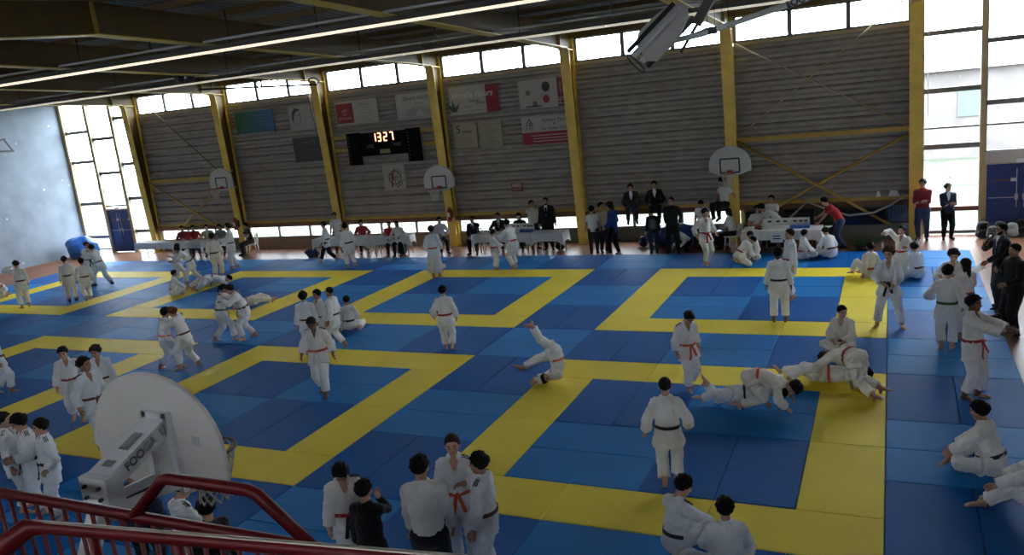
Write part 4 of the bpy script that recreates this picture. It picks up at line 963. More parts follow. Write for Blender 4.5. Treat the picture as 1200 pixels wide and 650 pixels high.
# ---- nearest row
PT(397, 540, 'judoka with red belt looking down, left of the boy in a black sweater', 172, stand(look=(8, -40), wl=(-.17, .04, .5)), 1.5, belt='red/black', gi=0, stripes='l')
PT(425, 568, 'boy in a black sweater raising a hand to the face', 28, stand(wr=(.06, .095, .86), er=(.3, .2, -1), wl=(-.15, .04, .5), look=(15, 0)), 1.45, wear='shirt', tops='black', pants='black', shoes='black')
PT(491, 538, 'man in white shirt and black trousers seen from behind in the nearest row', 14, stand(wl=(-.13, .09, .50), wr=(.13, .09, .50), look=(25, 0), el=(-1, -.6, 0), er=(1, -.6, 0)), 1.76, wear='shirt', tops='white', pants='black', shoes='black', adult=True)
PT(529, 513, 'flushed judoka with orange belt facing the stand, open mouth', 186, stand(wr=(.17, .03, .5), wl=(-.05, .17, .72), el=(-1, -.1, -.5)), 1.58, belt='orange', gi=2, hairc='brown', skin='flush', stripes='l', hair='crop')
PT(561, 535, 'judoka with black shoulder stripes in profile beside the flushed one', 292, stand(wl=(-.14, .05, .5)), 1.55, belt='brown', gi=2, stripes='both', skin='tan')
PT(788, 574, 'judoka sitting and holding the toes at the near edge, shoulder stripes showing', 50, knees_up(.16, wl=(-.03, .34, .10), wr=(.07, .34, .10), al=(-.05, .30, .04), ar=(.09, .33, .04), look=(20, -20)), 1.55, zt=.80, belt='black', gi=2, stripes='both')
PT(851, 604, 'judoka sitting with back turned at the bottom edge beside one holding toes', 352, cross_legged(.12, al=(-.3, .15, .05)), 1.55, zt=.78, belt='orange', gi=2)
# ---- lower left
PT(2, 487, 'judoka cut off by the left picture edge with shoulder stripes', 110, stand(), 1.52, belt='black', gi=2, stripes='both')
PT(25, 488, 'judoka with dark hair and folded hands looking left, lower left corner', 262, stand(wl=(-.05, .16, .62), wr=(.05, .18, .62), look=(0, -15)), 1.52, belt='black', gi=2, hair='bushy', stripes='l')
PT(47, 494, 'judoka with hand on hip and striped shoulder, behind the white hoop post', 268, stand(wl=(-.12, .04, .56), el=(-1, -.8, .2), wr=(.14, .02, .55), er=(1, -.8, 0)), 1.5, belt='black', gi=2, stripes='l')
P(93, 492, 'judoka with red and white belt ends walking towards the stand', 183, walk(.09, lead='l', arm=.05, look=(15, -15)), top=407, belt='red/white', gi=2, stripes='l')
PT(112, 407, 'judoka with wavy hair standing behind one with a striped shoulder, left of hoop', 195, stand(look=(20, -10)), 1.47, belt='brown', gi=2, hair='bushy', hairc='brown')
P(121, 526, 'judoka with black shoulder patch standing at the left edge of the near backboard', 145, walk(.04, arm=.02, look=(-20, 0)), top=420, belt='brown', gi=2, stripes='r', skin='tan')
P(6, 461, 'judoka in profile facing right at the left picture edge', 85, walk(.08, lead='r', arm=.03), top=386, belt='brown', gi=2)
PT(205, 566, 'judoka seen through the raised rail under the basket net', 70, stand(look=(0, -30), wl=(-.1, .2, .6), wr=(.1, .2, .6)), 1.5, belt='blue', gi=2, stripes='both')
PT(240, 589, 'dark haired boy in a black top below the basket net', 340, stand(), 1.5, wear='shirt', tops='black', pants='charcoal', shoes='black')
PT(152, 545, 'person in navy jacket standing behind the arm of the near hoop', 20, stand(), 1.55, wear='jacket', tops='navy', pants='black', shoes='black')
# ---- officials and onlookers along the wall
ZW = ZF
def SEAT(u, vt, label, rel, H, zt=1.24, seat=.44, y=11.3, **kw):
    H *= .95; pose = chair(H, kw.pop('lean', .2), seat, **kw.pop('pose', {})); pose['seat'] = seat
    return PT(u, vt, label, rel, pose, H, y=y, z0=ZW, adult=kw.pop('adult', True), **kw)
TW = dict(wl=(-.1, .2, .47), wr=(.08, .22, .47))
SEATED = []
SEATED.append(SEAT(213, 268, 'official in maroon top sitting behind the left table', 175, 1.68, wear='shirt', tops='maroon', pants='jeans', shoes='black', pose=TW))
SEATED.append(SEAT(226, 267, 'official in red top sitting behind the left table', 185, 1.7, wear='shirt', tops='red', pants='jeans', shoes='black', pose=TW))
SEATED.append(SEAT(242, 266, 'official in beige jacket sitting behind the left table', 190, 1.7, wear='suit', tops='beige', pants='black', shoes='black', pose=TW))
SEATED.append(SEAT(258, 267, 'official in grey top sitting behind the left table, partly hidden', 200, 1.7, wear='shirt', tops='grey', pants='black', shoes='black', pose=TW))
SEATED.append(SEAT(291, 263, 'man in black shirt sitting on a chair beside the fire extinguisher', 255, 1.75, wear='tee', tops='black', pants='charcoal', shoes='black', pose=dict(wl=(-.06, .2, .5), wr=(.06, .22, .5))))
PT(392, 253, 'man in white tee shirt standing behind the scoreboard table', 185, stand(), 1.58, z0=ZW, wear='tee', tops='white', pants='charcoal', shoes='black', adult=True, hair='short', y=11.3)
SEATED.append(SEAT(423, 264, 'woman in dark maroon top sitting behind the tables, left of the folding chair', 180, 1.62, wear='shirt', tops='maroon', pants='black', shoes='black', hair='bob', pose=TW))
SEATED.append(SEAT(457, 267, 'woman in red sleeveless top and dark trousers sitting by the table end', 190, 1.6, zt=1.2, wear='tee', tops='red', pants='black', shoes='black', hair='pony', pose=dict(wl=(-.06, .2, .42), wr=(.06, .22, .42)), y=10.75))
SEATED.append(SEAT(466, 264, 'woman with long dark hair and white top sitting by the table end', 200, 1.62, wear='shirt', tops='white', pants='black', shoes='black', hair='long', y=10.75))
SEATED.append(SEAT(514, 262, 'man in pale top and black trousers sitting below the middle hoop', 165, 1.72, wear='shirt', tops='pale', pants='black', shoes='black', y=10.95))
SEATED.append(SEAT(556, 263, 'man in black suit sitting and leaning forward left of the score table', 200, 1.78, zt=1.22, lean=.35, wear='suit', tops='black', pants='black', shoes='black', tie='charcoal', hair='buzz', pose=dict(wl=(-.03, .3, .38), wr=(.05, .3, .38)), y=10.95))
SEATED.append(SEAT(585, 258, 'man in black suit sitting behind the greeting pair', 195, 1.78, wear='suit', tops='black', pants='black', shoes='black', tie='grey', hair='crop', pose=TW))
SEATED.append(SEAT(610, 262, 'official in black top sitting behind the score table', 200, 1.7, wear='shirt', tops='black', pants='black', shoes='black', hair='bob', pose=TW))
PT(622, 236, 'young man in white shirt holding a hand to the mouth behind the score table', 150, stand(wr=(.0, .12, .84), er=(1, 0, -.6)), 1.72, z0=ZW, wear='shirt', tops='white', pants='black', shoes='black', adult=True, skin='tan', hair='crop', y=11.25)
PT(639, 233, 'bearded man in black suit standing behind the score table', 190, stand(), 1.80, z0=ZW, wear='suit', tops='black', pants='black', shoes='black', adult=True, tie='black', beard=True, hair='crop', fat=1.08, y=11.2)
P(697, 297, 'boy in long white tee shirt seen from behind before the middle column', 5, stand(), top=243, z0=ZW, wear='tee', tops='white', pants='charcoal', shoes='black')
PT(704, 239, 'boy in beige tee shirt half hidden behind one in white', 150, stand(), 1.6, z0=ZW, wear='tee', tops='beige', pants='charcoal', shoes='black')
hood = P(721, 299, 'girl in blue hooded sweater with long brown hair near the middle column', 300, stand(wl=(-.1, .12, .55), wr=(.12, .1, .55), look=(0, -20), al=(-.06, .06, .04), ar=(.06, -.06, .04)), top=238, z0=ZW, wear='hoodie', tops='blue', pants='black', shoes='white', hair='bob', hairc='brown')
def LEDGE(u, vt, label, rel, H, lean=.0, zt=None, pose=None, **kw):
    q = chair(H, lean, 1.11, al=(-.08, .22, .2), ar=(.08, .24, .2)); q['pel'] = (0, 0, .6); q['al'] = (-.07, .24, .36); q['ar'] = (.08, .22, .16)
    q['al'] = (-.08, .235, .6-.078-.16); q['ar'] = (.085, .22, .6-.078-.17); q['wl'] = (-.12, .19, .66); q['wr'] = (.11, .2, .66); q['tl'] = (-.1, 1, -.3); q['tr'] = (.1, 1, -.3); q['seat'] = 1.10
    q.update(pose or {})
    loc = aty(u, vt, 12.1); loc[1] = 12.02
    return person(label, loc, facing(loc, rel), H, q, adult=True, opts=('hang',)+kw.pop('opts', ()), group=GO, **kw)
LEDGE(740, 227, 'man in dark jacket sitting hunched on the wooden ledge, feet dangling', 180, 1.72, .35, wear='suit', tops='charcoal', pants='charcoal', shoes='black', pose=dict(wl=(-.1, .22, .62), wr=(.1, .22, .62)))
LEDGE(768, 225, 'man in black blazer over white shirt sitting on the wooden ledge', 185, 1.72, .08, wear='suit', tops='black', pants='black', shoes='black', skin='tan')
boy_b = P(767, 297, 'boy in jeans seen from behind with a grey backpack', 0, stand(), H=1.42, z0=ZW, wear='jacket', tops='black', pants='jeans', shoes='black')
P(790, 297, 'man in black tracksuit standing with arms behind the back by the wall', 192, stand(wl=(-.12, -.06, .53), wr=(.12, -.06, .53), al=(-.08, 0, .04), ar=(.08, 0, .04), look=(15, 0)), top=232, z0=ZW, wear='jacket', tops='black', pants='black', shoes='black', adult=True, hair='buzz')
PT(822, 236, 'young man in white tee shirt looking down behind the striding judoka', 190, stand(look=(0, -35)), 1.55, z0=ZW, wear='tee', tops='white', pants='charcoal', shoes='black', adult=True, y=10.95)
LEDGE(849, 223, 'young man in white tee shirt perched on the ledge against the column', 225, 1.72, -.05, wear='tee', tops='white', pants='black', shoes='black', hair='bushy', pose=dict(wl=(-.16, -.1, .6), wr=(.1, .16, .66), look=(15, -25)))
SEATED.append(SEAT(858, 254, 'woman with very long black hair sitting on a white chair', 290, 1.62, zt=1.2, wear='shirt', tops='white', pants='black', shoes='black', hair='long', y=10.75))
PT(806, 277, 'person in black and white crouching low by the wall, dark hair forward', 235, kneel(1.3, pel=(0, 0, .14), look=(0, -40), wl=(-.1, .3, .06), wr=(.1, .3, .06)), 1.5, zt=.95, z0=ZW, wear='shirt', tops='white', pants='black', shoes='black', hair='bob', y=10.65)
SEATED.append(SEAT(887, 248, 'official in white shirt sitting behind the right table', 172, 1.7, wear='tee', tops='white', pants='black', shoes='black', pose=dict(wl=(-.3, .12, .47), wr=(.08, .22, .47)), y=11.0))
PT(904, 231, 'young man in white tee shirt standing behind the right table', 195, stand(wl=(-.05, .2, .62)), 1.56, z0=ZW, wear='tee', tops='white', pants='black', shoes='black', adult=True, y=11.1)
PT(910, 243, 'young man in white tee shirt bending over the right table', 255, grapple(1.25, .34, hz=.47, st=.05), 1.66, zt=1.42, z0=ZW, wear='tee', tops='white', pants='black', shoes='black', adult=True, hair='bushy', y=10.95)
P(982, 290, 'man in red tee shirt bending forward at the right end of the table', 268, grapple(.75, .25, hz=.5, st=.06), H=1.7, z0=ZW, wear='tee', tops='red', pants='jeans', shoes='black', adult=True)
P(1081, 281, 'man in maroon sweater with folded arms beside the right glass bay', 190, arms_crossed(look=(10, 0)), top=211, z0=ZW, wear='shirt', tops='maroon', pants='jeans', shoes='black', adult=True)
P(1110, 280, 'man in navy jacket with folded arms before the right glass', 165, arms_crossed(look=(-35, 0)), top=216, z0=ZW, wear='jacket', tops='navy', pants='black', shoes='black', adult=True, hairc='brown', opts=('open', 'undershirt'))
announcer = PT(1175, 263, 'man in black suit speaking into a microphone at the right edge', 248, stand(wr=(.02, .16, .78), er=(1, -.2, -.7), wl=(-.12, .2, .6), el=(-1, -.4, 0), al=(-.06, .04, .04), ar=(.07, -.05, .04), curlr=1.2), 1.78, z0=ZW, wear='suit', tops='black', pants='charcoal', shoes='black', adult=True, tie='black', beard=True, hair='buzz', fat=1.1, skin='tan')
PT(1190, 287, 'man in dark jacket standing in front of the announcer at the right edge', 238, stand(wl=(-.08, .15, .6), wr=(.06, .16, .72)), 1.74, z0=ZW, wear='jacket', tops='black', pants='black', shoes='black', adult=True, fat=1.12, skin='tan', hair='crop')
print('PEOPLE', len(PEOPLE))
# ================================================================== PROPS
M_red = mat('red_rail_paint', (.085, .002, .004), .42, spec=.25)
M_rim = mat('orange_red_rim', (.40, .05, .03), .5)
M_net = mat('white_net_cord', (.55, .54, .5), .8)
M_bb = mat('white_backboard', (.52, .51, .50), .5, noise=.05, nscale=4)
M_al = mat('pale_grey_steel', (.60, .62, .66), .4, metal=.1)
M_cloth = mat('white_tablecloth', (.72, .71, .69), .85, bump=.15, bscale=60)
M_plas = mat('white_plastic', (.70, .69, .66), .45)
M_paper = mat('white_paper', (.75, .75, .74), .8)
ex, ey, ez = V3(1, 0, 0), V3(0, 1, 0), V3(0, 0, 1)

def fan_outline(w=1.3, h=.92):
    pts = [(-.25, 0), (.25, 0), (w/2, .15), (w/2, .36)]
    for k in range(1, 16): a = k/16*PI; pts.append((w/2*math.cos(a), .36+(h-.36)*math.sin(a)))
    return pts+[(-w/2, .36), (-w/2, .15)]
def hoop(name, label, c, s, arms, net=True, rimm=None, target=True):
    """fan backboard with its bottom centre at c, facing s (+1/-1 along y)"""
    t = thing(name, label, 'basketball hoop', c); c = np.array(c, float); n = V3(0, s, 0)
    bevel(MB().prism(fan_outline(), c, ex, ez, -n*.035).build('backboard', M_bb, t), .008)
    if target:
        f = MB(); 
        for a, b in (((-.29, .10), (.29, .10)), ((.29, .10), (.29, .53)), ((.29, .53), (-.29, .53)), ((-.29, .53), (-.29, .10))):
            f.bar(c+ex*a[0]+ez*a[1]+n*.003, c+ex*b[0]+ez*b[1]+n*.003, .045, .006, n)
        f.build('target_frame', M_black, t)
    rc = c+n*.40+ez*.12
    MB().tube([rc+.225*V3(math.cos(a), math.sin(a), 0) for a in np.linspace(0, 2*PI, 28, endpoint=False)], .012, 8, closed=True).build('rim', rimm or M_rim, t, True)
    b = MB(); b.prism([(-.09, -.06), (.09, -.06), (.09, .06), (-.09, .06)], c+ez*.12, ex, ez, n*.03); b.bar(c+ez*.12-ex*.06, rc-n*.2-ex*.07, .02, .04); b.bar(c+ez*.12+ex*.06, rc-n*.2+ex*.07, .02, .04)
    b.build('rim_bracket', rimm or M_rim, t)
    if net:
        m = MB(); N = 12
        for k in range(N):
            for d in (-1, 1):
                pts = []
                for q in range(9):
                    z = q/8; r = .222-.10*min(1, z*1.35)+.02*max(0, z-.74); a = 2*PI*(k+d*.5*q)/N
                    pts.append(rc+V3(r*math.cos(a), r*math.sin(a), -.42*z))
                m.tube(pts, .0075, 4, caps=False)
        m.build('net', M_net, t, True)
    for nm, mb, mm in arms(c, n): mb.build(nm, mm, t)
    return t
def wall_arms(c, n):
    out = []
    for x in (-.28, .28):
        m = MB(); m.tube([c+ex*x+ez*.7-n*.03, c+ex*x*.4+ez*.75-n*.66], .022, 8); m.tube([c+ex*x+ez*.2-n*.03, c+ex*x*.4+ez*.05-n*.66], .022, 8); out.append(('support_arm', m, M_al))
    return out
hoop('basketball_hoop', 'fan backboard with orange rim on the column above the officials at right', (-4.47, 11.22, 2.2), -1, wall_arms)
hoop('basketball_hoop', 'fan backboard with orange rim right of the scoreboard flag', (-14.9, 11.22, 2.22), -1, wall_arms)
hoop('basketball_hoop', 'smallest fan backboard on the far left column', (-25.36, 11.22, 2.72), -1, wall_arms)
# the near hoop, seen from behind
def near_arms(c, n):
    out = []
    p0 = V3(-4.77, -11.17, 3.05); p1 = V3(-4.77, -10.66, 3.24); d = nrm(p1-p0); up = np.cross(ex, d)
    a = MB()                                                            # folded sheet channel: top with two slots, two cheeks
    w = .105; L = np.linalg.norm(p1-p0)
    def q(x, l): return p0+ex*x+d*l+up*.055
    for (x0, x1, l0, l1) in ((-w, -.05, 0, L), (.05, w, 0, L), (-.05, .05, 0, .07), (-.05, .05, .13, .23), (-.05, .05, .40, L)):
        o = q(x0, l0); a.prism([(0, 0), (x1-x0, 0), (x1-x0, l1-l0), (0, l1-l0)], o, ex, d, up*.006)
    for x in (-w, w): a.prism([(0, -.06), (L, -.06), (L, .06), (0, .06)], p0+ex*(x-.003), d, up, ex*.006)
    out.append(('upper_arm', a, M_al))
    b = MB(); b.box((-4.90, -11.25, 2.80), (-4.64, -11.12, 3.10)); out.append(('mast_head', b, M_al))
    bo = MB()
    for x in (-4.84, -4.70):
        for z in (3.04, 2.96, 2.86): bo.lathe([(.014, 0), (.014, .02), (.008, .03)], (x, -11.25, z), 8, (0, -1, 0))
    out.append(('bolts', bo, M_black))
    for x in (-.1, .1):
        m = MB(); m.bar((-4.77+x, -11.18, 2.86), (-4.77+x*1.4, -10.66, 2.80), .03, .07); out.append(('lower_arm', m, M_al))
        m = MB(); m.bar((-4.77+x, -10.655, 3.34), (-4.77+x*1.4, -10.655, 2.72), .05, .05, (0, 1, 0)); out.append(('back_rail', m, M_al))
    m = MB(); m.box((-4.89, -10.68, 3.24), (-4.65, -10.64, 3.34)); out.append(('arm_bracket', m, M_al))
    m = MB(); m.bar((-4.77, -11.2, 2.95), (-4.77, -12.85, ZF), .11, .09); out.append(('mast', m, M_al))
    m = MB(); m.box((-4.48, -10.639, 3.09), (-4.41, -10.636, 3.16)); out.append(('sticker', m, mat('grey_sticker', (.38, .38, .38), .6)))
    return out
nh = hoop('basketball_hoop', 'large near backboard seen from behind over the red railing', (-4.85, -10.6, 2.7), 1, near_arms, rimm=mat('dark_rim', (.03, .022, .03), .5))
p0 = V3(-4.77, -11.17, 3.05); p1 = V3(-4.77, -10.66, 3.24); d_ = nrm(p1-p0)
text_mesh('lettering', 'FOOGA  LJ', .085, M_black, nh, p0+d_*.32+ex*.1065+np.cross(ex, d_)*.0, d_, np.cross(ex, d_), .003, width=.40, bold=.0035)
# hoop folded under the roof
t = thing('folded_hoop', 'folded basketball hoop hanging under the roof with grey steel arm', 'basketball hoop', (-3.7, .5, 5.9))
a_ = nrm(V3(.775, 0, .63)); b_ = nrm(np.cross(nrm(V3(-.15, -.75, .3)), a_)); b_ = nrm(.62*V3(.63, 0, -.775)+.8*V3(0, 1, 0)); c0 = V3(-3.68, .35, 6.12); nn = np.cross(a_, b_)
MB().prism([(y-.46, x) for x, y in fan_outline(.9, 1.1)], c0, a_, nn, b_*.03).build('backboard', M_bb, t)
for off_, mm, w in ((-.12, M_al, .09), (.12, M_al, .09), (-.28, M_black, .05), (.30, M_black, .05)):
    MB().bar(c0-a_*.58+b_*off_-nn*.05, c0+a_*.56+b_*off_-nn*.05, w, .07, nn).build('frame_rail', mm, t)
rc = c0-a_*.62-b_*.1-nn*.22
MB().tube([rc+.22*(nn*math.cos(q)+b_*math.sin(q)) for q in np.linspace(0, 2*PI, 24, endpoint=False)], .012, 8, closed=True).build('rim', M_black, t, True)
MB().tube([(-3.65, .45, 5.95), (-2.95, .45, 6.02), (-2.7, .45, 6.07), (-1.41, .4, 6.33), (.2, .35, 6.68), (1.2, .35, 7.2)], [.05, .055, .05, .055, .055, .055], 10).build('pivot_arm', M_al, t, True)
MB().lathe([(.09, 0), (.09, .12)], (-2.76, .45, 6.0), 12).build('joint_collar', M_black, t)
MB().bar((-3.35, .5, 5.75), (-2.5, .5, 6.95), .05, .05).build('tie_bar', M_black, t)
MB().bar((-3.05, .5, 6.2), (-2.45, .5, 7.1), .16, .10, (0, 1, 0)).build('counterweight_arm', M_black, t)
MB().bar((-3.4, .5, 5.95), (-2.85, .45, 6.1), .03, .05).build('link_bar', M_black, t)
dd = nrm(V3(1.61, -.05, .35)); text_mesh('lettering', 'FOOGA', .15, M_black, t, V3(-1.25, .33, 6.37), dd, np.cross(V3(0, -1, 0), dd)*-1, .004, bold=.004)
for x in (-2.85, -2.72, -2.6): MB().tube([(x, .45, 6.1), (x+.02, .45, 7.3)], .006, 5).build('hanging_cable', M_black, t)
t = thing('hoop_corner', 'black frame corner of a hoop at the upper left picture edge', 'basketball hoop', (-35.3, 9.2, 5.4))
MB().bar((-35.3, 8.2, 5.30), (-35.3, 9.35, 5.22), .05, .08).build('lower_bar', M_black, t); MB().bar((-35.3, 9.3, 5.25), (-35.3, 9.0, 5.8), .05, .05, (0, 1, 0)).build('end_bar', M_black, t); MB().bar((-35.3, 8.2, 5.65), (-35.3, 9.1, 5.78), .04, .05).build('upper_bar', M_black, t); MB().bar((-35.9, 8.6, 5.3), (-35.3, 8.6, 5.3), .05, .05).build('wall_arm', M_black, t)

# strip lights ------------------------------------------------------------------------------------------
M_tube = mat('lit_tube', (.8, .78, .7), .4, emit=(1.0, .88, .66), es=.9)
M_tube2 = mat('dim_tube', (.8, .78, .7), .4, emit=(1.0, .88, .66), es=.4)
M_tray = mat('grey_light_trough', (.20, .19, .18), .5, metal=.4)
def strip(y, z, zb, label, tm):
    t = thing('strip_light', label, 'ceiling light', (-15, y, z), group='strip lights under the roof')
    MB().prism([(-.14, 0), (.14, 0), (.06, .12), (-.06, .12)], (-36, y, z+.03), (0, 1, 0), (0, 0, 1), (42, 0, 0)).build('trough', M_tray, t)
    x = -35.6
    while x < 5.2: MB().prism([(-.055, -.02), (.055, -.02), (.075, .03), (-.075, .03)], (x, y-.01, z), (0, 1, 0), (0, 0, 1), (1.49, 0, 0)).build('fluorescent_tube', tm, t); x += 1.53
    MB().tube([(-36, y-.02, z+.26), (6, y-.02, z+.26)], .03, 8).build('conduit', M_al, t, True)
    x = -35.
    while x < 5.5: MB().bar((x, y, z+.14), (x, y, zb), .025, .025, (0, 1, 0)).build('hanger', M_black, t); x += 2.6
strip(1.0, 7.08, roof_z(1., .70), 'long lit strip light running the hall, nearer of the two', M_tube)
strip(6.35, 6.80, roof_z(6.35, .70), 'long strip light nearer the window wall, farther of the two', M_tube2)
t = thing('floodlight', 'pair of black lamp heads on the farther strip light', 'lamp', (-20.9, 6.2, 6.95))
for dx in (-.28, .22):
    MB().lathe([(.10, 0), (.17, .16), (.17, .26), (.05, .34)], (-20.9+dx, 6.1, 7.2), 14, (0, -.5, -.9)).build('lamp_head', M_black, t, True)
MB().bar((-21.4, 6.3, 7.16), (-20.4, 6.3, 7.16), .05, .05).build('mount_bar', M_black, t)
t = thing('hanging_rail', 'dark steel rail hung level across the high windows, left bay', 'rail', (-23, 9.6, 6.6))
A, Bq = aty(233, 105, 9.8), aty(372, 99, 9.8)
MB().bar(A, Bq, .07, .07).build('rail', M_black, t)
for q in (.12, .55): c = A+(Bq-A)*q; MB().bar(c, c+V3(0, 0, 7.55-c[2]), .06, .04, (0, 1, 0)).build('hanger', M_black, t)
for q in (.66, .97): c = A+(Bq-A)*q; MB().tube([c+V3(.25*math.cos(k), 0, .05+.2*math.sin(k)) for k in np.linspace(0, 2.6, 9)], .025, 6).build('hook', M_black, t)

# wall signs --------------------------------------------------------------------------------------------
YS = 12.27
def sign(name, label, x0, x1, z0, z1, m, cat='sign', th=.025):
    t = thing(name, label, cat, ((x0+x1)/2, YS, z0)); bevel(MB().box((x0, YS, z0), (x1, YS+th, z1)).build('panel', m, t), .004); return t
def patch(t, x0, x1, z0, z1, m, name='printed_panel', k=0): return MB().box((x0, YS-.003-.002*k, z0), (x1, YS-.0005, z1)).build(name, m, t)
def txt(t, s, x, z, size, m, align='CENTER', width=None, shear=0., bold=0., k=0): return text_mesh('lettering', s, size, m, t, (x, YS-.006-.002*k, z), ex, ez, .004, align, width, shear, bold)
def rule(t, x0, x1, z, m, w=.012, name='printed_line'): return MB().box((x0, YS-.005, z-w/2), (x1, YS-.0005, z+w/2)).build(name, m, t)
W_ = mat('sign_cream', (.42, .39, .35), .6); Wg = mat('sign_pale', (.36, .34, .31), .6); Kk = mat('sign_ink', (.03, .028, .028), .6); Rd = mat('sign_red', (.27, .02, .03), .6); Gy = mat('sign_grey_ink', (.14, .13, .12), .6)
def teal_mat():
    m = mat('teal_banner_print', (.02, .12, .2), .6); nt = m.node_tree; b = nt.nodes['Principled BSDF']; tc = nt.nodes.new('ShaderNodeTexCoord'); sp = nt.nodes.new('ShaderNodeSeparateXYZ')
    mr = nt.nodes.new('ShaderNodeMapRange'); mr.inputs['From Min'].default_value = -.9; mr.inputs['From Max'].default_value = .8; cr = nt.nodes.new('ShaderNodeValToRGB')
    cr.color_ramp.elements[0].color = (.03, .12, .05, 1); cr.color_ramp.elements[1].color = (.035, .12, .24, 1)
    nt.links.new(tc.outputs['Object'], sp.inputs[0]); nt.links.new(sp.outputs['X'], mr.inputs['Value']); nt.links.new(mr.outputs['Result'], cr.inputs['Fac']); nt.links.new(cr.outputs['Color'], b.inputs['Base Color']); return m
t = sign('banner', 'green to blue banner high on the wall, leftmost of the signs', -25.0, -22.95, 4.9, 5.85, teal_mat(), 'banner')
for i in range(5): rule(t, -24.0+.1*i, -23.3+.03*i, 5.62-.12*i, mat('teal_ink', (.08, .22, .34), .6), .02)
rule(t, -24.9, -23.05, 4.92, W_, .02); rule(t, -24.9, -23.05, 5.83, W_, .015)
t = sign('sign', 'pale sign with a line drawn face at its left side', -22.15, -20.6, 4.85, 5.83, Wg)
c = V3(-21.75, YS-.006, 5.38); MB().tube([c+V3(.2*math.cos(a), 0, .3*math.sin(a)) for a in np.linspace(0, 2*PI, 22, endpoint=False)], .01, 4, closed=True).build('drawn_face', Gy, t)
h_ = MB().prism([(-.24, -.05), (-.2, .22), (-.02, .37), (.2, .28), (.05, .24), (-.1, .16), (-.14, .02), (-.2, -.2)], c, ex, ez, V3(0, .004, 0)); h_.build('drawn_hair', Kk, t)
for x in (-.07, .08): MB().bar(c+V3(x-.035, 0, .06), c+V3(x+.035, 0, .06), .02, .006, (0, 1, 0)).build('drawn_eye', Kk, t)
MB().bar(c+V3(-.06, 0, -.14), c+V3(.08, 0, -.13), .02, .006, (0, 1, 0)).build('drawn_mouth', Gy, t)
for a in ((-22.05, -21.42, 5.02), (-21.3, -20.75, 5.6), (-21.3, -20.8, 5.35)): rule(t, a[0], a[1], a[2], Gy)
t = sign('sign', 'dark grey sign with faint lettering under the drawn face sign', -22.15, -20.5, 3.57, 4.56, mat('sign_dark', (.045, .045, .052), .6))
txt(t, 'M.A.C.E', -21.35, 4.32, .22, Gy); 
for i in range(3): rule(t, -21.9, -20.8, 4.05-.15*i, mat('sign_dark_ink', (.08, .08, .085), .6))
t = sign('sign', 'sign with a red left part and white right part', -19.82, -17.82, 4.88, 5.79, W_)
patch(t, -19.78, -18.98, 4.94, 5.7, Rd); 
for s_, z, w in (('LES', 5.42, .25), ('LE', 5.28, .12), ('MANDARINES', 5.12, .62)): txt(t, s_, -19.38, z, .12, W_, width=w, k=1)
txt(t, 'Restaurant', -18.4, 5.62, .13, Gy, width=.5)
for i, (w, z) in enumerate(((.2, 5.48), (.34, 5.28), (.22, 5.14), (.2, 5.06), (.2, 4.98))): rule(t, -18.4-w, -18.4+w, z, Gy, .012)
t = sign('sign', 'white sign with a dark heading above a printed sunburst', -16.98, -15.2, 4.84, 5.81, W_)
txt(t, 'Gérard VALENTE', -15.95, 5.62, .2, Kk, width=1.4); txt(t, 'Traiteur', -15.95, 5.42, .1, Gy)
sb = MB()
for k in range(13): a = PI*(k+.5)/13; c = V3(-15.95, YS-.004, 4.98); dv = V3(math.cos(a), 0, math.sin(a)); sb.bar(c+dv*.2, c+dv*V3(.75, 0, .33), .02, .006, (0, 1, 0))
sb.build('sunburst', Gy, t); rule(t, -16.6, -15.3, 4.92, Gy)
t = sign('banner', 'banner fading to red with white script and a phone number', -14.66, -12.62, 4.84, 5.84, W_, 'banner')
patch(t, -13.15, -12.63, 4.85, 5.83, Rd)
lf = MB()
for k in range(9): a = .3+k*.24; c = V3(-14.55, YS-.004, 4.95); dv = V3(math.cos(a), 0, math.sin(a)); w = V3(-dv[2], 0, dv[0])*.035; L = .25+.12*(k % 3); lf.add([c, c+dv*L*.5+w, c+dv*L, c+dv*L*.5-w], [(3, 2, 1, 0)])
lf.build('printed_leaves', mat('sign_green', (.03, .09, .03), .6), t)
txt(t, 'Magalie Fleurs', -13.72, 5.52, .3, mat('sign_white', (.6, .58, .55), .6), width=1.7, shear=.3, k=1, bold=.006); txt(t, 'Fleuriste', -13.65, 5.3, .13, Kk, shear=.2); txt(t, '04 42 24 76 11', -13.1, 5.2, .14, Kk, width=.85, k=1)
rule(t, -14.1, -13.75, 5.1, Kk); rule(t, -14.4, -12.9, 4.95, Gy)
t = sign('sign', 'pale sign with dark round shapes and a red right end', -11.85, -9.92, 4.8, 5.8, W_)
patch(t, -10.38, -9.93, 4.81, 5.79, mat('sign_maroon', (.16, .02, .035), .6)); text_mesh('lettering', 'MJ', .26, W_, t, (-10.27, YS-.008, 5.0), ez, -ex, .004); text_mesh('lettering', 'services', .12, W_, t, (-10.27, YS-.008, 5.45), ez, -ex, .004)
for x, z, r, m in ((-10.8, 5.52, .15, Kk), (-10.82, 5.1, .12, Rd), (-11.5, 5.35, .08, Gy), (-11.25, 4.95, .1, Gy)):
    MB().prism([(r*math.cos(a), r*math.sin(a)*1.15) for a in np.linspace(0, 2*PI, 20, endpoint=False)], (x, YS-.004, z), ex, ez, V3(0, .0035, 0)).build('printed_shape', m, t)
rule(t, -11.6, -11.0, 4.88, Kk, .04)
t = sign('sign', 'white sign with a triangle logo over a red strip', -11.86, -9.92, 3.54, 4.53, W_)
patch(t, -11.85, -9.93, 3.55, 3.98, Rd); lg = MB()
c = V3(-11.55, YS-.005, 4.22)
for a, b in (((-.13, 0), (0, .24)), ((0, .24), (.13, 0)), ((.13, 0), (0, 0)), ((-.02, 0), (.06, .12))): lg.bar(c+V3(a[0], 0, a[1]), c+V3(b[0], 0, b[1]), .03, .006, (0, 1, 0))
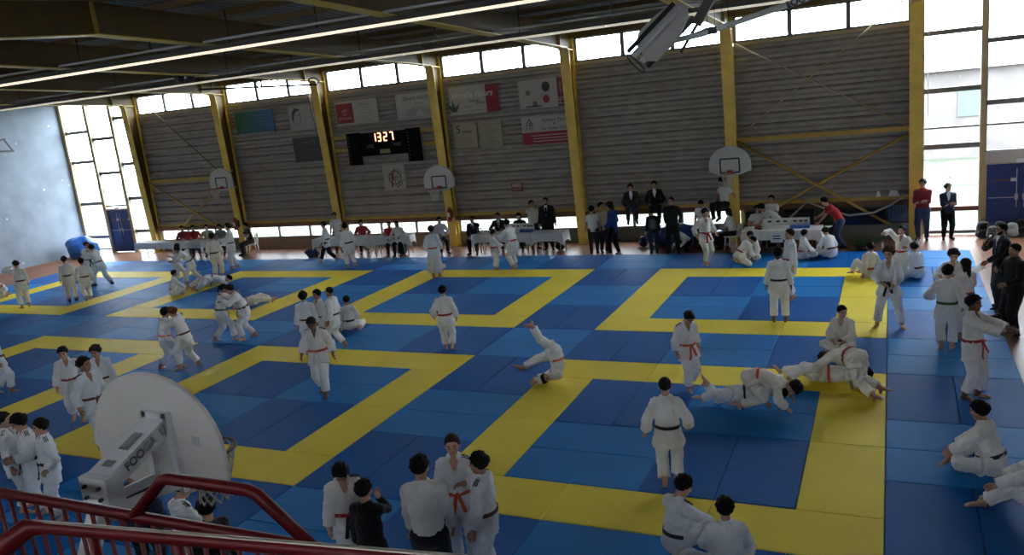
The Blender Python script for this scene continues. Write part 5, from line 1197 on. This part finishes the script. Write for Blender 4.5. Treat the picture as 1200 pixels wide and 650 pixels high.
lg.build('triangle_logo', Kk, t); txt(t, 'A.E.E.', -11.55, 4.12, .13, Kk); txt(t, 'Espaces Verts', -10.6, 4.38, .17, Kk, shear=.3); txt(t, '&', -10.6, 4.23, .12, Kk); txt(t, 'Vos Travaux Terrasse', -10.55, 4.09, .15, Kk, width=1.1, shear=.3)
for z in (3.86, 3.76, 3.66): rule(t, -11.5+(.05*(z < 3.8)), -10.1, z, W_, .03)
t = sign('sign', 'beige sign with a large initial letter, left of the beige pair', -14.66, -13.67, 3.62, 4.55, mat('sign_beige', (.34, .31, .22), .6))
txt(t, 'S', -14.42, 4.3, .42, Kk); txt(t, 'orine', -14.08, 4.22, .2, Kk)
for i in range(4): rule(t, -14.45+.03*i, -13.85-.03*i, 3.98-.08*i, Gy)
t = sign('sign', 'beige sign with a centred list, right of the beige pair', -13.6, -12.66, 3.6, 4.53, mat('sign_beige', (.34, .31, .22), .6))
for i, w in enumerate((.36, .1, .12, .3, .16, .1, .2, .1, .22, .36)): rule(t, -13.13-w, -13.13+w, 4.42-.08*i, Gy, .014)
t = sign('sign', 'small red framed notice low on the ribbed wall', -12.5, -12.06, 1.92, 2.23, mat('notice_dark_red', (.2, .03, .03), .6))
patch(t, -12.46, -12.10, 2.08, 2.2, W_); txt(t, 'DEFENSE', -12.28, 2.14, .09, Rd, width=.32, k=1); txt(t, 'DE FUMER', -12.28, 2.0, .08, W_, width=.33)
t = sign('club_flag', 'white flag with a basketball emblem below the scoreboard', -17.99, -16.98, 2.22, 3.2, Wg, 'flag', .006)
c = V3(-17.45, YS-.005, 2.7); rg_ = MB()
rg_.tube([c+V3(.27*math.cos(a), 0, .27*math.sin(a)) for a in np.linspace(0, 2*PI, 28, endpoint=False)], .014, 4, closed=True); rg_.tube([c+V3(-.27, 0, 0), c+V3(.27, 0, .02)], .009, 4); rg_.tube([c+V3(.0, 0, -.27), c+V3(.03, 0, .27)], .009, 4)
for s_ in (-1, 1): rg_.tube([c+V3(s_*(.24-.14*math.sin(q)), 0, .24*math.cos(q)) for q in np.linspace(.4, 2.74, 9)], .009, 4)
rg_.build('ball_emblem', Kk, t)
MB().prism([(-.2, -.36), (-.13, -.36), (-.09, -.1), (-.03, -.05), (-.05, .12), (.02, .32), (-.03, .33), (-.1, .16), (-.17, .2), (-.18, .05), (-.15, -.1)], c+V3(0, -.004, 0), ex, ez, V3(0, .004, 0)).build('player_figure', Rd, t)
for k in range(7): a = .25+.2*k; p = c+.36*V3(math.cos(a), 0, math.sin(a)); text_mesh('lettering', 'BASKET.'[6-k], .09, Kk, t, p, V3(math.sin(a), 0, -math.cos(a)), V3(math.cos(a), 0, math.sin(a)), .003)
for k in range(6): a = -1.35+.2*k; p = c+.36*V3(math.cos(a), 0, math.sin(a)); tv_ = V3(-math.sin(a), 0, math.cos(a)); MB().bar(p-tv_*.03, p+tv_*.03, .035, .006, (0, 1, 0)).build('printed_dash', Kk, t)
# scoreboard
t = thing('scoreboard', 'black electronic scoreboard showing 13 27 on the far wall', 'scoreboard', (-17.65, 12.1, 3.3)); YS = 12.08
M_mk = mat('matt_black_panel', (.007, .007, .008), .9, spec=.08)
MB().box((-18.7, 12.08, 3.62), (-16.62, 12.15, 4.5)).build('centre_panel', M_mk, t)
for x0, x1 in ((-19.32, -18.74), (-16.58, -16.0)):
    MB().box((x0, 12.06, 3.3), (x1, 12.15, 4.54)).build('side_panel', M_mk, t)
    dm = MB()
    for k in range(9): xx = x0+.06 if x0 < -17 else x0+.06; dm.box((xx, 12.054, 3.42+.12*k), (xx+.04, 12.06, 3.45+.12*k))
    dm.build('score_dots', mat('dim_dot', (.2, .2, .2), .5), t)
dg = MB(); SEG = {'1': 'bc', '3': 'abcdg', '2': 'abged', '7': 'abc'}
def seg(ch, x, z, w=.13, h=.30):
    S_ = {'a': ((0, h), (w, h)), 'b': ((w, h), (w, h/2)), 'c': ((w, h/2), (w, 0)), 'd': ((0, 0), (w, 0)), 'e': ((0, 0), (0, h/2)), 'f': ((0, h/2), (0, h)), 'g': ((0, h/2), (w, h/2))}
    for k in SEG[ch]: (a, b), (c, d) = S_[k]; dg.bar((x+a, 12.07, z+b), (x+c, 12.07, z+d), .05, .012, (0, 1, 0))
for ch, x in zip('1327', (-18.1, -17.86, -17.58, -17.3)):
    dg = MB(); seg(ch, x, 4.16); dg.build('time_digit', mat('lit_digit', (.9, .4, .2), .5, emit=(1., .50, .28), es=2.2), t)
txt(t, 'LOC', -18.25, 3.98, .17, mat('score_grey', (.22, .22, .22), .6)); txt(t, 'VISIT', -17.02, 3.98, .17, mat('score_grey', (.22, .22, .22), .6))
patch(t, -17.85, -17.38, 3.68, 3.84, mat('name_plate', (.35, .28, .1), .5), 'name_plate')
YS = 12.27

# score tables, cloths, chairs --------------------------------------------------------------------------
def table(a, b, depth, label, clabel, h=.74, slope=None):
    """table with its near edge from a to b"""
    a = V3(*a, ZF); b = V3(*b, ZF); u = nrm(b-a); v = V3(-u[1], u[0], 0); L = np.linalg.norm(b-a); m0 = (a+b)/2+v*depth/2
    t = thing('trestle_table', label, 'table', m0, group='score tables along the wall')
    MB().prism([(0, 0), (L, 0), (L, depth), (0, depth)], a+ez*(h-.03), u, v, ez*.025).build('tabletop', M_lowb, t)
    for x in (.12, L-.12):
        for y in (.08, depth-.08): MB().tube([a+u*x+v*y, a+u*x+v*y+ez*(h-.03)], .018, 8).build('leg', M_steel, t, True)
    # cloth
    o = .012; N = 60; top = []; bot = []
    per = [(-o, -o), (L+o, -o), (L+o, depth+o), (-o, depth+o)]; dr = []
    for i in range(4):
        p, q = np.array(per[i]), np.array(per[(i+1) % 4]); n = 26 if i % 2 == 0 else 12
        for k in range(n):
            s_ = k/n; pt = p+(q-p)*s_; nv = nrm(np.array([(q-p)[1], -(q-p)[0]])); top.append(pt)
            e = min(s_, 1-s_)*np.linalg.norm(q-p); drop = .27+.16*math.exp(-e/.09); w = .018*math.sin(e*23+i)+.012
            bot.append((pt+nv*(w+.02), drop))
    T = [a+u*p[0]+v*p[1]+ez*h for p in top]; Bm = [a+u*p[0]+v*p[1]+ez*(h-d) for p, d in bot]; Mid = [(t_*.5+b_*.5)+nrm(V3(*(b_-t_)[:2], 0))*.006 if np.linalg.norm((b_-t_)[:2]) > 0 else (t_+b_)/2 for t_, b_ in zip(T, Bm)]
    n = len(T); m = MB().add(T+Mid+Bm, [tuple(range(n))]+[(r*n+i, (r+1)*n+i, (r+1)*n+(i+1) % n, r*n+(i+1) % n) for r in (0, 1) for i in range(n)])
    c = m.build('tablecloth', M_cloth); tag(c, clabel, 'tablecloth', 'white cloths on the score tables'); s2 = c.modifiers.new('t', 'SOLIDIFY'); s2.thickness = .004
    return dict(a=a, u=u, v=v, L=L, h=h)
T1 = table((-30.3, 10.45), (-27.9, 10.45), .6, 'trestle table at the far left end of the hall, left one', 'white cloth on the far left table')
T1b = table((-27.75, 10.45), (-25.6, 10.5), .6, 'trestle table beside the far left one, under the seated officials', 'white cloth on the table before the officials in red')
T2 = table((-20.3, 10.25), (-17.75, 10.3), .65, 'trestle table below the scoreboard, left of the angled one', 'white cloth on the table under the standing man in white')
T2b = table((-17.6, 10.3), (-16.1, 10.6), .6, 'angled trestle table right of the scoreboard table', 'white cloth on the angled table')
T3 = table((-13.35, 10.35), (-11.1, 10.3), .65, 'trestle table with score boxes before the bearded man', 'white cloth under the score boxes at the middle of the hall')
T3b = table((-11.0, 10.3), (-9.9, 10.3), .65, 'short trestle table right of the score boxes', 'white cloth hanging in a point left of the middle column')
T4 = table((-3.95, 9.75), (-1.75, 9.75), .8, 'trestle table of the officials at the right', 'white cloth on the right officials table')
def on(T, x, y, z=0.): return T['a']+T['u']*x+T['v']*y+ez*(T['h']+z+.004)
def scorebox(T, x, w, label, base):
    c = on(T, x, .25); t = thing('score_box', label, 'score display', c)
    bevel(MB().prism([(-w/2, 0), (w/2, 0), (w/2, .03), (-w/2, .03)], c, T['u'], T['v']*6, ez*.09).build('base', base, t), .005)
    MB().prism([(-w/2, .0), (w/2, .0), (w/2, .24), (-w/2, .24)], c+T['v']*.19+ez*.05, T['u'], ez, T['v']*.02).build('flip_panel', M_plas, t)
    for k in (-.25, .05, .3): MB().prism([(-.05, 0), (.05, 0), (.05, .05), (-.05, .05)], c+T['u']*k*w+T['v']*.186+ez*.17, T['u'], ez, T['v']*.004).build('score_card', M_black, t)
M_blue = mat('score_blue', (.02, .10, .42), .5)
scorebox(T3, 1.45, .62, 'white score box on the middle table, left of the blue one', M_plas); scorebox(T3, 2.02, .48, 'score box with blue base on the middle table', M_blue)
scorebox(T4, .95, .8, 'white score box at the centre of the right table', M_plas); scorebox(T4, 1.6, .55, 'score box with blue base on the right table', M_blue)
c = on(T4, 1.0, -.03, -.22); t = thing('paper_sheet', 'white notice taped on the front of the right tablecloth', 'notice', c); MB().prism([(-.17, -.12), (.17, -.12), (.17, .14), (-.17, .14)], c-V3(0, .05, 0), ex, ez, V3(0, .003, 0)).build('sheet', M_paper, t)
for z in (.06, -.02): MB().box((c[0]-.11, c[1]-.054, c[2]+z), (c[0]+.11, c[1]-.05, c[2]+z+.03)).build('printed_line', Kk, t)
def lump(name, label, cat, c, size, m, seed=0, n=7, group=None):
    f = Field(-np.array(size)*1.1, np.array(size)*1.1, max(size)/18); r = random.Random(seed)
    for _ in range(n): f.egg((r.uniform(-.5, .5)*size[0], r.uniform(-.5, .5)*size[1], r.uniform(-.45, .2)*size[2]), (size[0]*r.uniform(.45, .6), size[1]*r.uniform(.45, .6), size[2]*r.uniform(.5, .75)), max(size)*.2)
    f.F = np.maximum(f.F, ((-size[2]*.8-f.ax[2])[None, None, :]+0*f.F).astype(np.float32))
    v, q = f.mesh(); v = wrinkle(v, q, max(size)*.035, 14/max(size)*.5, seed); v[:, 2] -= v[:, 2].min()
    o = mesh_obj(name, v, q, m, None, True); o.location = [float(x) for x in c]; return tag(o, label, cat, group)
lump('cloth_heap', 'small red cloth heap on the right table', 'cloth', on(T4, .45, .3), (.14, .1, .06), mat('dark_red_cloth', (.2, .02, .03), .9), 3)
for i, (T, x, lb) in enumerate(((T2, .9, 'sheets of paper under the standing man in white tee'), (T1b, .8, 'papers on the table before the officials in red'), (T4, 2.0, 'papers at the right end of the officials table'))):
    o = MB(); r = random.Random(i)
    for k in range(4): c = on(T, x+.22*k-.3, .3+.1*(k % 2), .002*k); a = r.uniform(-.4, .4); o.prism([(-.1, -.14), (.1, -.14), (.1, .14), (-.1, .14)], c, V3(math.cos(a), math.sin(a), 0), V3(-math.sin(a), math.cos(a), 0), ez*.002)
    tag(o.build('paper_stack', M_paper), lb, 'papers')
t = thing('cardboard_box', 'low white box on the scoreboard table', 'box', on(T2, 1.2, .2)); c = on(T2, 1.2, .2); MB().box(c+V3(-.28, 0, 0), c+V3(.28, .3, .16)).build('body', M_plas, t); MB().box(c+V3(-.29, -.01, .16), c+V3(.29, .31, .19)).build('lid', M_paper, t)
c = on(T2b, .8, .4); t = thing('laptop', 'black laptop on the angled table', 'laptop', c); MB().box(c+V3(-.18, -.12, 0), c+V3(.18, .12, .02)).build('keyboard_base', M_black, t); MB().prism([(-.18, 0), (.18, 0), (.18, .24), (-.18, .24)], c+V3(0, -.12, .02), ex, nrm(V3(0, -.3, 1)), V3(0, .012, 0)).build('screen', M_black, t)
def chair_thing(loc, rz, label):
    t = thing('plastic_chair', label, 'chair', (loc[0], loc[1], ZF), rz, group='chairs along the wall'); Z = np.zeros(3); h = .445
    bevel(MB().prism([(-.22, -.2), (.22, -.2), (.24, .22), (-.24, .22)], (0, 0, h-.03), (1, 0, 0), (0, 1, 0), (0, 0, .03)).build('seat', M_plas, t, off=Z), .01)
    pts = [V3(.22*math.sin(a), -.19-.05*math.cos(a), 0) for a in np.linspace(-1.2, 1.2, 9)]
    b = MB(); b.tube([V3(-.21, -.2, h)]+[V3(x, -.24-.06*math.sin((x+.21)/.42*PI), z) for x, z in ((-.22, .7), (-.16, .80), (0, .83), (.16, .80), (.22, .7))]+[V3(.21, -.2, h)], .018, 8)
    for x in (-.12, -.04, .04, .12): b.bar((x, -.21, h), (x*.9, -.28, .8), .03, .012, (0, 1, 0))
    b.build('backrest', M_plas, t, True, off=Z)
    for x in (-1, 1):
        for y in (-1, 1): MB().tube([(x*.19, y*.17, h-.02), (x*.23, y*.21, 0)], [.022, .016], 8).build('leg', M_plas, t, True, off=Z)
for o in SEATED:
    h = HANDS[o.name]; lb = o['label']; who = lb.split(' sitting')[0]
    chair_thing(h['loc'], h['rz'], 'white chair under the '+who if 'chair' not in who else 'white chair under the '+who)
f = fl(443, 297, ZF); chair_thing((f[0], f[1]+.5), PI, 'empty chair with rounded back behind the angled table'); f = fl(571, 296, ZF); chair_thing((f[0]+.05, f[1]+.45), PI, 'empty chair between the two seated men in suits')
# small things along the wall
def extinguisher(x, z, label):
    y = 11.65; t = thing('fire_extinguisher', label, 'fire extinguisher', (x, y, z)); MB().lathe([(.02, 0), (.085, .01), (.09, .1), (.09, .38), (.06, .46), (.03, .49)], (x, y, z), 16).build('cylinder', mat('extinguisher_red', (.35, .02, .02), .35), t, True)
    MB().lathe([(.03, 0), (.03, .05)], (x, y, z+.48), 10).build('valve', M_black, t); MB().tube([(x, y, z+.52), (x+.1, y, z+.5), (x+.12, y, z+.3), (x+.11, y, z+.12)], .012, 6).build('hose', M_black, t, True); MB().box((x-.05, y-.094, z+.18), (x+.05, y-.088, z+.34)).build('label_plate', M_paper, t)
    MB().box((x-.04, y+.085, z+.1), (x+.04, y+.2, z+.4)).build('bracket', M_black, t)
extinguisher(-14.86, 1.0, 'red fire extinguisher on the column under the middle hoop'); extinguisher(-25.4, .95, 'red fire extinguisher on the column behind the man in black')
def backpack(c, rz, label, m, s=1., straps=True, group='bags on the floor'):
    t = thing('backpack', label, 'bag', c, rz, group=group); Z = np.zeros(3); f = Field((-.25, -.2, -.02), (.25, .2, .52), .022)
    f.ell((0, 0, .12), (0, 0, .33), (.17, .11), (.14, .09), (1, 0, 0), .05); v, q = f.mesh(); v = wrinkle(v, q, .006, 30, 4); v[:, 2] -= v[:, 2].min(); mesh_obj('body', v*s, q, m, t, True, Z)
    f = Field((-.2, -.25, -.02), (.2, .1, .4), .022); f.egg((0, -.09, .14), (.12, .07, .10), .03); v, q = f.mesh(); mesh_obj('front_pocket', v*s, q, m, t, True, Z)
    MB().tube([V3(-.04, .02, .44)*s, V3(0, .02, .49)*s, V3(.04, .02, .44)*s], .01, 6).build('handle', M_black, t, True, Z)
    for x in (-.09, .09): MB().tube([V3(x, .07, .42)*s, V3(x*1.1, .15, .3)*s, V3(x*1.2, .12, .08)*s], .013, 6).build('strap', M_black, t, True, Z)
B_k = cloth('bag_black', (.02, .02, .022)); B_b = cloth('bag_blue', (.02, .04, .13)); B_g = cloth('bag_grey', (.10, .105, .11))
for u, v, m, s, lb in ((657, 293, B_k, 1.1, 'black backpack on the floor left of the middle column'), (472, 298, B_k, 1.1, 'black backpack at the feet of the seated women'), (754, 289, B_b, .9, 'dark blue bag under the man in dark jacket'), (601, 293, B_b, .8, 'blue bag under the score box table'),
                   (1152, 279, B_k, 1.2, 'black bag against the blue double door, leftmost of the pile'), (1163, 281, B_g, 1., 'grey bag in the pile by the blue double door'), (1172, 277, B_k, 1.1, 'black bag behind the announcer'), (1186, 277, mat('bag_white', (.5, .5, .5), .8), 1., 'white bag in the pile by the blue double door'), (1197, 276, B_k, 1.2, 'black bag at the right picture edge by the blue door')):
    backpack(fl(u, v, ZF), random.uniform(-.6, .6), lb, m, s)
h = HANDS[boy_b.name]; bk = h['back']; backpack((bk[0], bk[1], bk[2]-.22), h['rz']+PI, 'grey backpack worn by the boy in jeans', B_g, .85, group=None)
lump('tarpaulin_bundle', 'blue tarpaulin bundle against the left plaster wall', 'tarpaulin', fl(91, 303, ZF)+V3(0, .3, 0), (.8, .6, .62), mat('blue_tarpaulin', (.02, .10, .38), .35, bump=.8, bscale=5), 5, 10)
lump('jacket_heap', 'crumpled blue jacket on the floor left of the striding man', 'clothes', fl(366, 301, ZF), (.3, .22, .2), B_b, 5)
lump('jacket_heap', 'dark clothes on the low sill left of the middle column', 'clothes', (-12.3, 11.9, ZF), (.5, .25, .18), B_k, 8)
lump('gym_mattress', 'rolled blue gym mattress behind the man in black tracksuit', 'mattress', (-6.3, 11.7, ZF), (1.25, .4, .34), mat('mattress_blue', (.015, .05, .17), .5), 2, 9)
lump('gym_mattress', 'folded blue mat behind the striding judoka', 'mattress', (-4.9, 11.3, ZF), (.4, .35, .3), mat('mattress_blue', (.015, .05, .17), .5), 6)
t = thing('blue_panel', 'light blue sheet leaning in the niche beside the right column', 'sheet', (.25, 12.28, .4)); MB().box((-.0, 12.3, .42), (.5, 12.33, .95)).build('sheet', mat('blue_sheet', (.10, .17, .36), .5), t)
hp = MB().tube([(-2.9, 12.0, .6), (-2.3, 11.95, 1.18), (-1.7, 11.9, .92), (-1.1, 11.88, .72), (-.4, 11.88, .78), (.1, 11.92, 1.02), (.35, 12.0, 1.2)], .035, 8)
tag(hp.build('hose', mat('grey_hose', (.35, .35, .34), .5), None, True), 'pale hose sagging between hooks in the right braced bay', 'hose')
nt_ = MB()
def hang(q): return V3(-1.75+2.3*q, 11.97, 1.2-.45*math.sin(PI*q)**1.0*(1-.2*q))
for k in range(25): q = k/24; nt_.tube([hang(q), hang(q)+V3(.05*math.sin(k), .02, -.35*(.6+.6*q))], .007, 4)
for r_ in range(7): nt_.tube([hang(k/24)+V3(.05*math.sin(k)*r_/6, .02*r_/6, -.35*(.6+.6*k/24)*r_/6) for k in range(25)], .007, 4)
tag(nt_.build('net', M_black), 'black ball net draped in the right braced bay', 'net')
for i, (x0, x1, z1, lb) in enumerate(((-4.2, -3.2, .9, 'black crate left in the niche behind the right table'), (-3.0, -2.1, .92, 'black crate in the niche behind the man in red'), (-1.5, -.1, .85, 'dark blue case in the niche behind the netting'))):
    t = thing('storage_crate', lb, 'crate', ((x0+x1)/2, 12.2, ZF)); bevel(MB().box((x0, 12.06, .02), (x1, 12.33, z1-.06)).build('body', M_black if i < 2 else B_b, t), .01); MB().box((x0-.01, 12.05, z1-.06), (x1+.01, 12.34, z1)).build('lid', B_k, t)
    for x in (x0+.1, x1-.1): MB().lathe([(.035, -.02), (.035, .02)], (x, 12.12, ZF+.035), 10, (1, 0, 0)).build('wheel', M_black, t)
bevel_ = MB().box((-4.35, 11.9, ZF), (.55, 12.04, .40)); tag(bevel_.build('low_bench', mat('grey_green_board', (.12, .13, .115), .6)), 'grey green low board in front of the niche, right bay', 'bench')
for x0, x1, lb in ((.0, .3, 'folded white paper on the ochre rail, right one'), (-.35, -.2, 'small white paper on the ochre rail, left one')):
    o = MB().prism([(0, 0), (x1-x0, 0), (x1-x0-.05, .17), (.05, .19)], (x0, 12.22, 1.2), ex, nrm(V3(0, .35, 1)), V3(0, .01, 0)); tag(o.build('paper_sheet', M_paper), lb, 'paper')
c = fl(1012, 292, ZF); t = thing('leafy_bundle', 'bundle of green leaves on the floor behind the lounging judoka', 'plant', c); lm = MB(); r = random.Random(3)
for k in range(60):
    a = r.uniform(0, 2*PI); L = r.uniform(.25, .5); b0 = c+V3(r.uniform(-.2, .2), r.uniform(-.08, .08), .05); dv = nrm(V3(math.cos(a), math.sin(a)*.5, r.uniform(.2, .9))); w = nrm(np.cross(dv, ez))*.03
    lm.add([b0, b0+dv*L*.5+w+ez*.03, b0+dv*L, b0+dv*L*.5-w+ez*.03], [(0, 1, 2, 3)])
lm.build('leaves', mat('leaf_green', (.06, .13, .035), .6), t); MB().lathe([(.05, 0), (.2, .02), (.22, .08), (.15, .12)], c, 12).build('wrap', B_k, t)
def bottle(c, label):
    t = thing('water_bottle', label, 'bottle', c, group='water bottles'); MB().lathe([(.02, 0), (.035, .005), (.035, .16), (.03, .19), (.014, .22), (.014, .24)], c, 12).build('body', mat('clear_plastic', (.6, .66, .72), .15, spec=.6), t, True); MB().lathe([(.016, .24), (.016, .265)], c, 10).build('cap', M_blue, t)
bottle(fl(1034, 293, ZF), 'water bottle beside the leaf bundle'); bottle(fl(1075, 290, ZF), 'water bottle at the feet of the man in maroon')
def shoe_thing(c, rz, label, m):
    k = canon('shoe:.05'); o = mesh_obj('shoe', k[0]*.26, k[1], [m, mat('shoe_sole', (.25, .25, .25), .7)], None, True, mi=k[2]); o.location = (c[0], c[1], c[2]+.285*.26); o.rotation_euler = (0, 0, rz); tag(o, label, 'shoe', 'shoes on the wood floor')
shoe_thing(fl(1170, 374, ZF), 1.2, 'black shoe lying beside the mats behind the man in dark jacket, left one', B_k); shoe_thing(fl(1181, 374, ZF), .8, 'black shoe lying beside the mats behind the man in dark jacket, right one', B_k); shoe_thing(fl(1176, 366, ZF), 2.0, 'dark shoe lying just behind the pair near the announcer', B_g)
h = HANDS[announcer.name]; c = h['dr']; t = thing('microphone', 'black microphone held by the announcer', 'microphone', c); dm_ = nrm(h['head']-c); MB().lathe([(.012, -.1), (.016, .0), (.016, .08)], c, 10, dm_).build('handle', M_black, t, True); MB().lathe([(.016, .08), (.028, .10), (.028, .13), (.012, .15)], c, 12, dm_).build('grille', M_steel, t, True)
c = h['dl']; rr = h['rz']; fx = V3(math.cos(rr), math.sin(rr), 0); fy = V3(-math.sin(rr), math.cos(rr), 0)
tag(MB().prism([(-.2, -.02), (.1, -.02), (.1, .22), (-.2, .22)], c-V3(0, 0, .02), fx, nrm(fy+V3(0, 0, -.5)), V3(0, 0, .003)).build('paper_sheet', M_paper), 'white sheet of paper held by the announcer', 'paper')

cb = thing('cable_bundle', 'pale cables hanging down the column left of the scoreboard', 'cables', (-20.6, 12.1, 3))
for k in range(5): MB().tube([(-20.95+.07*k, 12.15, 6.6), (-20.85+.07*k, 12.12, 5.4), (-20.7+.04*k, 12.14, 4.4), (-20.55+.02*k, 12.16, 2.6-.2*k)], .014, 5).build('cable', M_al if k % 2 else M_purl, cb, True)
# red railing of the stand -------------------------------------------------------------------------------
YR = -12.3
t = thing('railing', 'red tubular railing with a raised loop, beyond the nearer handrail', 'railing', (-2.5, YR, 3.45))
MB().tube([(-6.5, YR, 3.65), (2.5, YR, 3.65)], .026, 12).build('top_rail', M_red, t, True)
MB().tube([(-6.5, YR, 2.75), (2.5, YR, 2.75)], .025, 10).build('bottom_rail', M_red, t, True)
lp_ = [(-2.98, YR, 3.65), (-2.755, YR, 3.85), (-2.715, YR, 3.863), (-2.265, YR, 3.863), (-2.225, YR, 3.85), (-1.98, YR, 3.65)]
MB().tube(lp_, .026, 12).build('raised_loop', M_red, t, True)
x = -6.4
while x < 2.4: MB().tube([(x, YR, 2.75), (x, YR, 3.65)], .011, 6).build('baluster', M_red, t, True); x += .098
q0 = fl(39, 617, 4.3); q1 = fl(490, 655, 4.3); dq = nrm(q1-q0); q2 = q1+dq*1.6
t = thing('handrail', 'nearest red handrail with a worn shiny top edge', 'railing', q0)
e0 = fl(-60, 690, 4.22)
MB().tube([e0, q0-dq*.02+V3(0, 0, -.004), q0+dq*.05, q1, q2], [.034, .028, .017, .016, .016], 12).build('rail', M_red, t, True)
tp_ = MB().tube([q0+V3(0, .002, .012), q1+V3(0, .002, .012), q2+V3(0, .002, .012)], .008, 8); tp_.build('worn_edge', mat('worn_metal_edge', (.34, .30, .26), .35, metal=.5), t, True)
for k in range(9):
    c = q0+dq*(.20+.27*k); MB().tube([c, c+V3(0, 0, -.85)], .014, 8).build('post', M_red, t, True)
MB().tube([q0+V3(0, 0, -.85), q2+V3(0, 0, -.85)], .02, 8).build('lower_rail', M_red, t, True)
WORLD_STR = 24; EXPO = 0.08
# ================================================================== LIGHT AND CAMERA
cd = bpy.data.cameras.new('camera'); cam = link(bpy.data.objects.new('camera', cd))
cd.sensor_fit = 'HORIZONTAL'; cd.sensor_width = 36; cd.lens = FPX/1200*36; cd.clip_end = 300
Mx = Matrix(((CR[0], CU[0], -CF[0]), (CR[1], CU[1], -CF[1]), (CR[2], CU[2], -CF[2]))).to_4x4(); Mx.translation = Vector(CAM)
cam.matrix_world = Mx; SC.camera = cam
w = bpy.data.worlds.new('overcast'); SC.world = w; w.use_nodes = True; nt = w.node_tree
bg = nt.nodes['Background']; bg.inputs['Color'].default_value = (.90, .965, 1.04, 1); bg.inputs['Strength'].default_value = WORLD_STR
vs_ = SC.view_settings; vs_.view_transform = 'Standard'; vs_.look = 'None'; vs_.gamma = 1; vs_.use_curve_mapping = False; vs_.exposure = EXPO
SC.display_settings.display_device = 'sRGB'
cy = SC.cycles; cy.max_bounces = 8; cy.diffuse_bounces = 5; cy.transparent_max_bounces = 12; cy.use_denoising = True; cy.sample_clamp_indirect = 8
cy.caustics_reflective = False; cy.caustics_refractive = False
